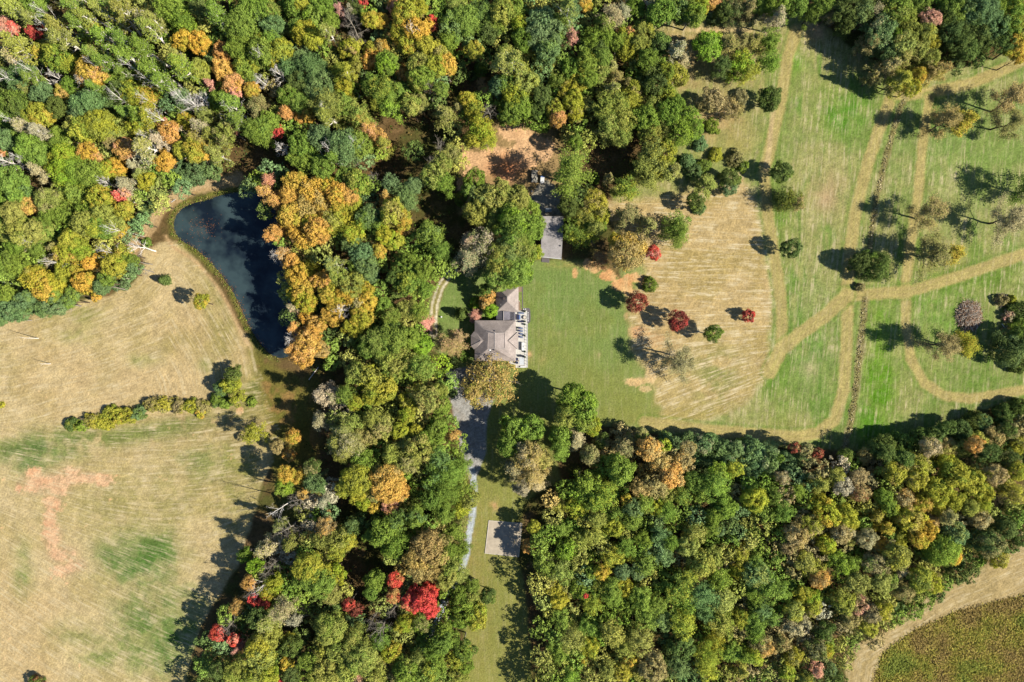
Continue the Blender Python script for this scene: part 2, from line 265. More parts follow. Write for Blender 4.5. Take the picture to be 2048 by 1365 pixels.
r1 = N(t, 'ShaderNodeMapRange'); [setattr(r1.inputs[i], 'default_value', v) for i, v in ((1, .47), (2, .64), (3, -.03), (4, .75))]; t.links.new(st.outputs[0], r1.inputs[0])
# broken rows: streak * medium noise * flow amount
r3 = N(t, 'ShaderNodeMapRange'); [setattr(r3.inputs[i], 'default_value', v) for i, v in ((1, .38), (2, .62), (3, .1), (4, 1.3))]; t.links.new(mn.outputs[0], r3.inputs[0])
a1 = N(t, 'ShaderNodeMath', operation='MULTIPLY'); t.links.new(r1.outputs[0], a1.inputs[0]); t.links.new(sx.outputs[2], a1.inputs[1])
a2 = N(t, 'ShaderNodeMath', operation='MULTIPLY'); t.links.new(a1.outputs[0], a2.inputs[0]); t.links.new(r3.outputs[0], a2.inputs[1])
a3 = N(t, 'ShaderNodeMath', operation='MULTIPLY', i_1=.85, use_clamp=True); t.links.new(a2.outputs[0], a3.inputs[0])
r2 = N(t, 'ShaderNodeMapRange'); [setattr(r2.inputs[i], 'default_value', v) for i, v in ((1, .3), (2, .7), (3, .68), (4, 1.38))]; t.links.new(fn.outputs[0], r2.inputs[0])
v1 = N(t, 'ShaderNodeVectorMath', operation='SCALE'); t.links.new(at.outputs['Color'], v1.inputs[0]); t.links.new(r2.outputs[0], v1.inputs['Scale'])
mx = N(t, 'ShaderNodeMix', data_type='RGBA'); t.links.new(a3.outputs[0], mx.inputs[0]); t.links.new(v1.outputs[0], mx.inputs[6]); mx.inputs[7].default_value = tuple(alb((232, 212, 168))) + (1,)
t.links.new(mx.outputs[2], b.inputs['Base Color']); b.inputs['Roughness'].default_value = 1; b.inputs['Specular IOR Level'].default_value = 0.0
bp = N(t, 'ShaderNodeBump', i_Strength=.55, i_Distance=.25); t.links.new(fn.outputs[0], bp.inputs['Height']); t.links.new(bp.outputs[0], b.inputs['Normal'])
VX = (PX - 1024) * S; VY = (682.5 - PY) * S
ALLV = np.stack([VX, VY, Z], -1).reshape(-1, 3); AA = np.concatenate([ALB, np.ones(SH + (1,))], -1).reshape(-1, 4); FF = FLOW.reshape(-1, 3)
idx = np.arange(SH[0] * SH[1]).reshape(SH); quads = np.stack([idx[1:, :-1], idx[1:, 1:], idx[:-1, 1:], idx[:-1, :-1]], -1).reshape(-1, 4)
qr = REG[:-1, :-1].reshape(-1)
for r, nm in enumerate(REGN):
    q = quads[qr == r]
    if not len(q): continue
    used, inv = np.unique(q, return_inverse=True)
    o = mesh_np(nm, ALLV[used], inv.reshape(-1, 4), GM, True, {'albedo': ('FLOAT_COLOR', AA[used]), 'flow': ('FLOAT_VECTOR', FF[used])}); tagged(o, kind='structure')
# land beyond, to the horizon
x0, x1, y0, y1 = VX.min(), VX.max(), VY.min(), VY.max(); B = 2500
bm_v = [(-B, -B), (B, -B), (B, B), (-B, B), (x0, y0), (x1, y0), (x1, y1), (x0, y1)]
o = mesh_np('surrounding_land', [(a, c, -.05 if abs(a) < B else 0) for a, c in bm_v], [(0, 1, 5, 4), (1, 2, 6, 5), (2, 3, 7, 6), (3, 0, 4, 7)], mat('far_land', (112, 116, 58), 1, .5, .02, 0)); tagged(o, kind='structure')
# pond water
m, t, b = nodes_of('pond_water')
tc = N(t, 'ShaderNodeTexCoord'); n1 = N(t, 'ShaderNodeTexNoise', i_Scale=.09, i_Detail=4.0, i_Roughness=.55); t.links.new(tc.outputs['Object'], n1.inputs['Vector'])
rp = N(t, 'ShaderNodeValToRGB'); rp.color_ramp.elements[0].position = .42; rp.color_ramp.elements[0].color = (.004, .007, .011, 1); rp.color_ramp.elements[1].position = .62; rp.color_ramp.elements[1].color = (.021, .034, .036, 1)
t.links.new(n1.outputs[0], rp.inputs[0]); t.links.new(rp.outputs[0], b.inputs['Base Color']); b.inputs['Roughness'].default_value = .12; b.inputs['IOR'].default_value = 1.33
n2 = N(t, 'ShaderNodeTexNoise', i_Scale=1.5, i_Detail=3.0); t.links.new(tc.outputs['Object'], n2.inputs['Vector']); bp = N(t, 'ShaderNodeBump', i_Strength=.08, i_Distance=.05); t.links.new(n2.outputs[0], bp.inputs['Height']); t.links.new(bp.outputs[0], b.inputs['Normal'])
pp = np.array(POND, float); cpt = pp.mean(0); pp = cpt + (pp - cpt) * 1.03
o = mesh_np('pond_water', [(wx(x), wy(y), -.3) for x, y in pp], [tuple(range(len(pp)))[::-1]], m); tagged(o, kind='structure')
# ------------------------------------------------------------------ trees: a few grown shapes of each kind, then every tree its own object
LEAF = {}
def leaf_material():
    m = bpy.data.materials.new('foliage'); m.use_nodes = True; t = m.node_tree; t.nodes.clear()
    out = t.nodes.new('ShaderNodeOutputMaterial')
    c1 = N(t, 'ShaderNodeAttribute', attribute_type='OBJECT', attribute_name='leaf_colour'); c2 = N(t, 'ShaderNodeAttribute', attribute_type='OBJECT', attribute_name='turn_colour')
    am = N(t, 'ShaderNodeAttribute', attribute_type='OBJECT', attribute_name='turn_amount')
    tn = N(t, 'ShaderNodeAttribute', attribute_name='tint'); tr = N(t, 'ShaderNodeAttribute', attribute_name='turn')
    # turned where turn < amount
    sb = N(t, 'ShaderNodeMath', operation='SUBTRACT'); t.links.new(am.outputs['Fac'], sb.inputs[0]); t.links.new(tr.outputs['Fac'], sb.inputs[1])
    mr = N(t, 'ShaderNodeMapRange'); [setattr(mr.inputs[i], 'default_value', v) for i, v in ((1, -.12), (2, .12), (3, 0), (4, .72))]; t.links.new(sb.outputs[0], mr.inputs[0])
    mx = N(t, 'ShaderNodeMix', data_type='RGBA'); t.links.new(mr.outputs[0], mx.inputs[0]); t.links.new(c1.outputs['Color'], mx.inputs[6]); t.links.new(c2.outputs['Color'], mx.inputs[7])
    sc_ = N(t, 'ShaderNodeVectorMath', operation='SCALE'); t.links.new(mx.outputs[2], sc_.inputs[0])
    ms = N(t, 'ShaderNodeMapRange'); [setattr(ms.inputs[i], 'default_value', v) for i, v in ((1, 0), (2, 1), (3, .62), (4, 1.4))]; t.links.new(tn.outputs['Fac'], ms.inputs[0]); t.links.new(ms.outputs[0], sc_.inputs['Scale'])
    hs = N(t, 'ShaderNodeHueSaturation'); mh = N(t, 'ShaderNodeMapRange'); [setattr(mh.inputs[i], 'default_value', v) for i, v in ((1, 0), (2, 1), (3, .515), (4, .485))]
    t.links.new(tn.outputs['Fac'], mh.inputs[0]); t.links.new(mh.outputs[0], hs.inputs['Hue']); t.links.new(sc_.outputs[0], hs.inputs['Color'])
    d = N(t, 'ShaderNodeBsdfDiffuse'); g = N(t, 'ShaderNodeBsdfTranslucent'); x = N(t, 'ShaderNodeMixShader', i_0=.33)
    t.links.new(hs.outputs[0], d.inputs[0]); t.links.new(hs.outputs[0], g.inputs[0]); t.links.new(d.outputs[0], x.inputs[1]); t.links.new(g.outputs[0], x.inputs[2]); t.links.new(x.outputs[0], out.inputs[0])
    return m
LM = leaf_material()
BARK = {'pale': mat('pale_bark', (.5, .46, .4), .8, .18, 2.5, .1, srgb=False), 'grey': mat('grey_bark', (176, 164, 146), .85, .2, 2.5, .1), 'brown': mat('brown_bark', (120, 102, 80), .9, .2, 2.5, .1)}
def unit(a): return a / (np.linalg.norm(a, axis=-1, keepdims=True) + 1e-9)
def leaves(pos, nrm, size, rng, jit=.6):
    """random rhombus leaves-clumps; pos,nrm (n,3), size (n,)"""
    n = len(pos); nn = unit(nrm + rng.normal(0, jit, (n, 3))); a = unit(np.cross(nn, rng.normal(0, 1, (n, 3)))); b = np.cross(nn, a)
    s = size[:, None]; k = rng.uniform(.55, .95, (n, 1)); V = np.stack([pos - a * s, pos - b * s * k, pos + a * s, pos + b * s * k], 1)
    V[:, 1] += nn * s * .25; V[:, 3] += nn * s * .25
    return V.reshape(-1, 3), np.arange(n * 4).reshape(-1, 4)
def tubes(segs):
    """segs: list of (p0,p1,r0,r1,sides) -> V,F quads"""
    V = []; F = []; k0 = 0
    for p0, p1, r0, r1, sd in segs:
        p0 = np.array(p0, float); p1 = np.array(p1, float); d = p1 - p0; d /= np.linalg.norm(d) + 1e-9
        a = np.cross(d, (0, 0, 1.0) if abs(d[2]) < .9 else (1.0, 0, 0)); a /= np.linalg.norm(a); b = np.cross(d, a)
        an = np.arange(sd) * 2 * math.pi / sd; ring = np.cos(an)[:, None] * a + np.sin(an)[:, None] * b
        V.append(p0 + ring * r0); V.append(p1 + ring * r1)
        for i in range(sd): j = (i + 1) % sd; F.append((k0 + i, k0 + j, k0 + sd + j, k0 + sd + i))
        k0 += 2 * sd
    return np.concatenate(V), np.array(F)
def bend(p, d, L, n, rng, wob, up):
    pts = [np.array(p, float)]; d = np.array(d, float)
    for i in range(n):
        d = d + rng.normal(0, wob, 3) + np.array([0, 0, up]); d /= np.linalg.norm(d); pts.append(pts[-1] + d * L / n)
    return pts, d
def skeleton(h, r, base, nprim, rng, twigs=True, asc=.9, trunk_r=.3, wob=.12, sub=5, top=.97):
    """trunk, primaries, secondaries, twigs. returns segs and list of (pts, level)"""
    segs = []; limbs = []
    tp = [np.array([0, 0, 0.])]; d = np.array([0, 0, 1.]); nz = 7
    for i in range(nz): tp.append(tp[-1] + np.array([rng.normal(0, .012 * h), rng.normal(0, .012 * h), h * top / nz]))
    tr = lambda z: max(.04, trunk_r * (1 - .88 * z / (h * top)))
    for i in range(nz): segs.append((tp[i], tp[i + 1], tr(tp[i][2]), tr(tp[i + 1][2]), 7))
    def at(z): k = np.clip(z / (h * top) * nz, 0, nz - 1e-3); i = int(k); return tp[i] + (tp[i + 1] - tp[i]) * (k - i)
    a0 = rng.uniform(0, 6.28)
    for k in range(nprim):
        f = k / max(1, nprim - 1); z = h * (base + (top - .04 - base) * f ** .9); a = a0 + k * 2.4 + rng.normal(0, .3)
        L = r * (1.15 - .75 * f) * rng.uniform(.8, 1.15) * math.sqrt(1 + (asc * .5) ** 2)
        dirv = unit(np.array([math.cos(a), math.sin(a), asc * (.5 + .7 * f)])); rr = tr(z) * .55
        pts, _ = bend(at(z), dirv, L, 5, rng, wob, .03)
        for i in range(5): segs.append((pts[i], pts[i + 1], rr * (1 - i / 5.5), rr * (1 - (i + 1) / 5.5), 4))
        limbs.append((pts, 1))
        for s_ in range(sub):
            g = rng.uniform(.25, .95); i = min(4, int(g * 5)); p = pts[i] + (pts[i + 1] - pts[i]) * (g * 5 - i)
            q = unit(unit(pts[-1] - pts[0]) + rng.normal(0, .55, 3) + np.array([0, 0, .15])); L2 = L * rng.uniform(.3, .5) * (1.2 - .5 * g)
            p2, _ = bend(p, q, L2, 3, rng, wob * 1.3, .03); r2 = rr * .4
            for i in range(3): segs.append((p2[i], p2[i + 1], r2 * (1 - i / 3.4), r2 * (1 - (i + 1) / 3.4), 3))
            limbs.append((p2, 2))
            if twigs:
                for u in range(4):
                    i = rng.integers(0, 3); q3 = unit(q + rng.normal(0, .6, 3)); e = p2[i + 1] + q3 * L2 * rng.uniform(.3, .55)
                    segs.append((p2[i + 1], e, max(.018, r2 * .35), .012, 3)); limbs.append(([p2[i + 1], e], 3))
    return segs, limbs
def round_crown(r, rz, nl, nsub, nleaf, ls, rng, flat=0.0):
    # lobes spread through a squashed ball, mostly over its upper shell
    k = np.arange(nl) + .5; zz = 1 - k / nl * 1.45; zz = np.clip(zz, -.75, 1); th = k * 2.39996 + rng.uniform(0, 6); q = np.sqrt(1 - zz ** 2)
    dr = np.stack([q * np.cos(th), q * np.sin(th), zz], -1) + rng.normal(0, .13, (nl, 3)); lr = rng.uniform(.28, .48, nl) * r * (1 if nl < 20 else .85)
    R = rng.uniform(.52, .78, nl)
    c = dr * R[:, None] * np.array([r, r, rz]); c[:, 2] = np.where(c[:, 2] > 0, c[:, 2] * (1 - flat), c[:, 2])
    li = rng.integers(0, nl, nsub); sdv = unit(rng.normal(0, 1, (nsub, 3)) + dr[li] * .9 + np.array([0, 0, .35])); sr = rng.uniform(.08, .2, nsub) * r * (1 if nl < 20 else .85)
    scn = c[li] + sdv * lr[li][:, None] * rng.uniform(.75, 1.05, (nsub, 1)); turn_l = rng.uniform(0, 1, nl)
    si = rng.integers(0, nsub, nleaf); ld = unit(rng.normal(0, 1, (nleaf, 3)) + sdv[si] * .8); pos = scn[si] + ld * sr[si][:, None] * rng.uniform(.5, 1.2, (nleaf, 1)) + rng.normal(0, .035 * r, (nleaf, 3))
    tint_s = rng.normal(.5, .13, nsub); tint = np.clip(tint_s[si] + rng.normal(0, .14, nleaf), 0, 1)
    turn = np.clip(turn_l[li[si]] * .75 + rng.uniform(0, .25, nleaf) + rng.normal(0, .06, nleaf), 0, 1)
    return pos, ld + sdv[si] * .5, rng.uniform(.6, 1.3, nleaf) * ls, tint, turn
def limb_crown(limbs, dens, spread, ls, rng, levels=(2, 3)):
    P = []; Nn = []; T = []; U = []
    for pts, lv in limbs:
        if lv not in levels: continue
        k = dens; pts = np.array(pts); tt = rng.uniform(.15, 1.08, k) * (len(pts) - 1); i = np.clip(tt.astype(int), 0, len(pts) - 2); f = (tt - i)[:, None]
        p = pts[i] * (1 - f) + pts[i + 1] * f + rng.normal(0, spread, (k, 3)) * [1, 1, .8]; P.append(p)
        d = unit(pts[-1] - pts[0]); Nn.append(np.tile(np.array([0, 0, .8]) + .3 * d, (k, 1))); b = rng.normal(.5, .12); T.append(np.clip(b + rng.normal(0, .16, k), 0, 1)); U.append(np.clip(rng.uniform(0, 1) * .6 + rng.uniform(0, .4, k), 0, 1))
    P = np.concatenate(P); return P, np.concatenate(Nn), rng.uniform(.6, 1.3, len(P)) * ls, np.concatenate(T), np.concatenate(U)
ARCH = {}
def make_arch(kind, v, rc, h):
    rng = np.random.default_rng(hash((kind, v)) % 9999 if False else (sum(map(ord, kind)) * 17 + v * 101 + int(rc * 10)))
    if kind == 'oak':
        segs, limbs = skeleton(h - .35 * rc, rc * .85, .38, 9, rng, False, .8, .05 * rc + .12, sub=3)
        n = {2: 3200, 4: 7600, 6: 14000}[int(rc)]; p, nn, s, ti, tu = round_crown(rc, rc * .95, {2: 15, 4: 24, 6: 38}[int(rc)], int(n / 20), n, {2: .155, 4: .19, 6: .215}[int(rc)], rng, .15); p[:, 2] += h - rc * .9
    elif kind == 'soft':     # feathery rounded crown with fine leaves, some sky through it
        segs, limbs = skeleton(h - .3 * rc, rc * .9, .22, 13, rng, True, .8, .045 * rc + .1, sub=6)
        p, nn, s, ti, tu = limb_crown(limbs, {2: 7, 4: 12, 6: 15}[int(rc)], .11 * rc, {2: .14, 4: .17, 6: .19}[int(rc)], rng)
        p2, n2, s2, t2, u2 = round_crown(rc * .93, rc * .9, 18, 170, {2: 700, 4: 2200, 6: 3600}[int(rc)], .17, rng, .15); p2[:, 2] += h - rc * .9
        p = np.concatenate([p, p2]); nn = np.concatenate([nn, n2]); s = np.concatenate([s, s2]); ti = np.concatenate([ti, t2]); tu = np.concatenate([tu, u2])
    elif kind == 'poplar':   # tall ascending feathery crown, pale stem shows
        segs, limbs = skeleton(h, rc * .8, .46, 16, rng, True, 1.5, .36 + .03 * rc, wob=.07, sub=5)
        p, nn, s, ti, tu = limb_crown(limbs, {2: 6, 4: 8, 6: 10}[int(rc)], .08 * rc, {2: .15, 4: .18, 6: .2}[int(rc)], rng)
    elif kind == 'thin':     # half bare
        segs, limbs = skeleton(h, rc * .95, .2, 15, rng, True, .9, .045 * rc + .1, wob=.13, sub=6)
        p, nn, s, ti, tu = limb_crown(limbs, {2: 7, 4: 15, 6: 20}[int(rc)], .1 * rc, .17, rng)
    elif kind == 'bare':
        segs, limbs = skeleton(h, rc, .38, 14, rng, True, 1.1, .07 * rc + .14, wob=.14, sub=5)
        # extra fine twigs
        ex = []
        for pts, lv in limbs:
            if lv == 3:
                for u in range(1): e = pts[1]; q = unit(pts[1] - pts[0] + rng.normal(0, .35, 3)); ex.append((pts[0] + (pts[1] - pts[0]) * rng.uniform(.4, 1), e + q * .5 * rng.uniform(.5, 1.2), .014, .009, 3))
        segs += ex; p = None
    elif kind == 'pole':     # tall dead poplar: pale stem, few steep limbs
        segs, limbs = skeleton(h, rc, .45, 9, rng, True, 2.2, .34, wob=.08, sub=4); p = None
    elif kind == 'cedar':    # dense conifer cone
        segs, limbs = skeleton(h * .95, rc * .7, .15, 8, rng, False, .3, .05 * rc + .1, sub=0)
        n = {2: 1800, 4: 4200, 6: 7000}[int(rc)]; z = rng.uniform(0, 1, n) ** 1.3; th = rng.uniform(0, 6.283, n); nb = 11; ph = np.cos(th * nb + z * 30) * .13 + np.cos(z * 50 + th * 3) * .08
        rr = rc * (1 - z) ** .5 * (.8 + ph * 1.8) * rng.uniform(.6, 1.1, n); p = np.stack([rr * np.cos(th), rr * np.sin(th), h * (.08 + .92 * z)], -1); nn = np.stack([np.cos(th), np.sin(th), .6 + 0 * z], -1); s = rng.uniform(.6, 1.2, n) * .24
        ti = np.clip(.5 + ph * 1.5 + rng.normal(0, .13, n), 0, 1); tu = rng.uniform(0, 1, n)
    V, F = tubes(segs); tme = bpy.data.meshes.new(kind + '_wood'); tob = mesh_np('trunk', V, F); tme = tob.data; bpy.data.objects.remove(tob)
    cme = None
    if p is not None:
        LV, LF = leaves(p, nn, s, rng); cob = mesh_np('crown', LV, LF, LM, False, {'tint': ('FLOAT', np.repeat(ti, 4)), 'turn': ('FLOAT', np.repeat(tu, 4))}); cme = cob.data; bpy.data.objects.remove(cob)
    return tme, cme
SPEC = {'oak': {2: 3, 4: 6, 6: 6}, 'soft': {2: 2, 4: 4, 6: 4}, 'poplar': {2: 2, 4: 5, 6: 3}, 'thin': {2: 2, 4: 4, 6: 4}, 'bare': {2: 2, 4: 4, 6: 3}, 'cedar': {2: 2, 4: 2}, 'pole': {4: 5}}
HC = {2: 5.0, 4: 16.0, 6: 20.0}
for kd, d_ in SPEC.items():
    for rc, nv in d_.items():
        hh = HC[rc] if kd not in ('poplar', 'pole') else {2: 9, 4: 20, 6: 24}[rc]
        ARCH[kd, rc] = [make_arch(kd, v, float(rc), hh) + (hh,) for v in range(nv)]
TWOOD = {}
def wood(me, bark):
    k = (me.name, bark)
    if k not in TWOOD: c = me.copy(); c.materials.clear(); c.materials.append(BARK[bark]); TWOOD[k] = c
    return TWOOD[k]
CC = {'G': (108, 128, 54), 'D': (86, 101, 52), 'B': (98, 120, 74), 'Y': (146, 146, 54), 'L': (134, 138, 68), 'A': (182, 150, 66), 'O': (186, 144, 92), 'R': (188, 80, 68), 'P': (184, 138, 118), 'N': (140, 130, 86), 'W': (160, 152, 120), 'K': (156, 140, 84), 'M': (134, 74, 60), 'U': (122, 148, 48), 'C': (188, 148, 78)}
CN = {'G': 'green', 'D': 'dark green', 'B': 'blue green', 'Y': 'yellow green', 'L': 'olive', 'A': 'golden yellow', 'O': 'orange', 'R': 'scarlet', 'P': 'dusty pink', 'N': 'brown', 'W': 'grey', 'K': 'tan', 'M': 'maroon', 'U': 'bright green', 'C': 'tawny'}
LEAFGAIN = 2.3
TREES = []     # px, py (crown centre in photo), r px, kind, colours, height m
def T(tx, s, data):
    for ln in data.replace('\n', ';').split(';'):
        p = ln.split()
        if len(p) < 4: continue
        x, y, r = (float(v) for v in p[:3]); code = p[3]; h = float(p[4]) if len(p) > 4 else None
        TREES.append([tx[0] + x / s, tx[1] + y / s, r / s, code[0], code[1:], h])
# codes: kind o round, s soft, p poplar, t thin, b bare, c cedar, u shrub + colour letters (second = turning colour)
T((0, 0), 2.968, '''15 40 50 oGO;110 50 80 pL;230 30 70 oG;400 60 80 pL;330 150 80 pL;35 165 52 oPR;105 180 38 oPR;215 190 48 oRM;520 120 70 pLY;575 175 40 oYA;680 80 70 pG;740 100 80 pL;830 100 60 tW
90 270 95 pLY;60 330 80 tWL;430 260 90 pL;330 340 85 oGY;250 300 50 oYA;420 380 60 oYG;560 430 85 oAO;500 460 50 oAY;620 470 50 oAY;640 200 80 pG;620 60 60 pL;760 210 80 pG;920 210 80 pLG;900 120 60 pL;740 340 90 pG;860 280 80 pG
1090 255 62 oA;1185 250 58 oA;1000 40 80 oG;1100 130 80 oGU;1050 90 60 oG;1200 50 60 oD;1300 120 80 pG;1420 170 90 oG;1560 70 80 oG;1480 60 70 oG;1600 160 60 oL;1340 315 55 oOC;1330 425 62 oC;1390 500 58 oOA;1500 550 45 oA;1245 505 38 tPN
1450 400 70 oGY;1560 300 80 oG;1420 270 70 oG;1620 240 60 oG;1560 260 40 oY;1630 380 50 oG;1120 400 90 pGY;1060 400 60 pL;1190 400 60 oLY;960 430 90 pG;880 430 60 oYG;1000 500 70 pGU;790 560 70 oYG;850 570 70 oYA
1070 560 60 bW;1160 620 85 bW;1220 640 70 bW;1080 590 60 sB;670 440 60 oG;680 370 80 pG;60 450 60 oD;140 430 60 oB;120 490 60 oB;240 440 60 pG;340 480 50 bW;380 565 52 oYO;170 540 50 tLN;255 560 68 oB;530 610 95 oB;480 660 70 oB;580 680 60 oB
660 590 60 oD;700 550 70 oDB;60 590 85 oDG;140 640 65 oDG;30 690 60 oG;350 640 60 oD;240 690 70 oYA;305 680 50 oAY;190 690 50 oYG;160 730 70 pWL;600 740 90 oYL;690 770 80 oLY;510 780 75 oYG;440 750 60 oLN;840 660 80 pG;760 640 60 pG;900 700 70 pYG;820 740 80 oYU
1010 790 62 oCO;960 760 40 oCP;1110 720 50 oYA;1185 740 80 tWL;1250 790 70 tLY;1330 780 65 oLN;1385 780 32 oMP;1300 600 60 oG;1380 640 80 pG;1440 710 70 pG;1520 650 70 tND;1400 585 35 oP;1560 760 70 oG;1500 790 60 oG;1630 800 32 oRP;1230 680 50 sL;1160 830 50 sNY
260 790 60 pW;340 800 60 oG;180 860 90 oG;130 800 60 oG;240 920 70 oG;50 820 60 oB;380 960 90 oUY;460 1020 90 oGU;400 1060 80 oUY;540 1040 80 oG;350 880 60 oG;540 910 55 oAO;600 950 45 oO;750 880 60 oCP;690 840 50 sN;870 830 90 pLW;960 860 60 pW
980 960 60 oAC;1150 910 65 oYA;1220 920 50 oAY;1090 900 50 oY;1270 890 60 tLN;700 1000 55 oAY;640 1010 55 oY;840 1040 60 tLN;870 1075 52 oYU;800 985 45 tW;740 1100 70 tWN;650 1100 50 bW;960 1050 45 uB;1040 990 60 oB;1140 1020 70 oB;1240 1000 60 oB;1090 1060 50 oB;970 1140 40 uB
860 1200 55 oB;850 1270 40 oB;20 890 40 oO;50 960 60 bW;120 980 60 bW;230 1050 70 tWN;80 1080 80 oG;130 1150 75 oGB;40 1180 60 oG;280 1180 70 oLN;350 1160 70 oLG;590 1170 70 oYA;530 1250 70 oGY;450 1150 70 oGY;620 1270 60 oL;180 1225 60 oCY;80 1270 70 oL;130 1330 60 oL
710 1170 38 tRP;760 1150 35 oPC;400 1260 80 oG;490 1320 70 oL;300 1280 70 oG;740 1240 55 oYA;780 1330 50 oB;690 1330 60 oL;20 1330 50 oG;220 1340 60 oG;580 1340 60 oGY;10 1250 40 oG;560 300 60 pL;500 40 60 pG;180 110 60 pL;470 200 60 pG;560 540 50 pG;430 500 55 oG;760 430 55 pG;600 350 60 pG;720 480 60 oG''')
T((500, 0), 2.968, '''50 40 70 oG;120 60 60 oLG;60 110 60 oB;140 150 65 oB;60 250 60 oYG;40 340 60 oGL;260 50 60 oG;320 30 50 oY;265 90 28 oA;380 110 70 oGU;430 50 60 oG;330 200 70 oYU;380 240 60 oY;290 160 60 oG;190 310 70 oYG;170 370 50 oY;230 400 60 oB
370 410 90 oB;320 360 60 oB;430 480 85 oB;380 530 70 oBD;300 480 60 oD;490 200 60 pLG;480 140 50 oG;530 70 45 tP;600 60 45 tW;600 150 75 bW;670 230 65 bW;675 20 32 oRM;720 130 50 oYA;775 130 45 oAY;640 50 50 oD;860 45 38 oCP;1075 118 26 oR;1095 175 28 oM;1240 280 26 oR
930 100 80 oYA;990 180 80 oAY;950 260 70 oYA;1000 60 50 oYN;900 200 50 oYA;1060 290 60 oY;1130 330 60 oYN;1190 170 85 oGB;1165 250 60 oG;1280 130 90 oG;1220 50 60 oLG;1380 80 90 oGB;1400 190 70 oDG;1450 150 60 oG;1500 60 80 oLG;1335 300 52 oYA;1600 140 60 oYU;1620 230 60 oG;1570 40 60 oGY
560 290 50 oYU;620 290 50 oYP;720 300 50 oY;785 290 48 oAN;640 370 55 oLY;710 350 60 oCY;810 380 68 oGU;530 430 70 oYG;590 480 60 pY;560 520 60 oYG;780 540 100 sGY;820 610 70 sGU;730 500 60 sG;870 560 50 oG;960 640 60 oLG;1010 620 50 oLN;1010 380 70 oLG;1040 450 70 oG;1100 390 60 oYL;1170 390 60 oAY;990 470 60 oLG
905 400 28 oC;920 460 36 oCN;1140 545 44 oG;1070 570 42 bW;1310 450 30 uD;1370 405 45 uG;1520 380 80 pL;1590 420 70 oLY;1480 510 60 oB;1560 550 65 oYG;1600 620 80 oG;1540 670 60 oGY;1640 500 60 oL;1165 680 75 tLN;1230 640 50 tNL;1090 660 40 uN;1330 650 60 oYG;1300 600 50 oYA;1370 750 80 oYU;1330 810 55 oY;1400 830 55 oYG
1430 650 60 bW;10 530 45 oAO;80 480 50 bW;205 450 60 bW;50 610 60 tNL;240 560 60 oGL;290 620 60 oG;225 680 45 oOC;300 690 45 oAO;360 690 40 oA;450 640 100 sLB;500 700 80 pL;560 620 60 oG;620 660 80 sLG;655 720 50 sLC;60 790 70 oG;120 740 60 oG;175 790 32 oR
400 820 80 oB;310 860 75 oG;290 930 60 oG;360 960 80 oG;440 990 70 oG;560 860 90 oB;640 860 80 oG;600 930 60 oB;530 950 60 pG;690 780 60 tCP;760 800 60 oCP;790 860 50 tLY;180 890 50 bW;640 1080 80 oGL;560 1060 60 oG;120 1080 58 tPC;90 1150 70 tCP;180 1200 70 tCO;270 1080 70 oA;360 1130 80 oAN;450 1120 70 oAY;240 1160 60 oAC;330 1230 80 oA;430 1220 70 oAN;520 1150 70 oA
530 1230 60 oYA;600 1160 60 oAY;480 1300 70 oYN;240 1290 70 oA;580 1290 60 oYG;380 1310 60 oAY;620 1230 50 oY;700 1290 70 oB;760 1340 60 oG;740 1050 45 bW;840 1110 60 sB;910 1150 70 sB;930 1200 55 sB;970 1100 50 oB;780 1200 50 tCN;850 1270 80 oYK;900 1320 60 oYA;800 1320 50 oYK
1110 880 60 bW;1060 960 45 bW;1150 970 70 oLG;1090 1040 75 oLG;1150 1080 60 oG;1200 920 55 oLN;1330 1060 62 oG;1300 1120 40 oG;1380 1180 80 oLB;1450 1200 80 oLG;1500 1130 60 oLG;1340 1260 75 oL;1440 1310 90 oLG;1530 1250 80 oLG;1600 1200 70 oL;1580 1330 80 oGU;1050 1350 40 uG;1250 1180 40 uG''')
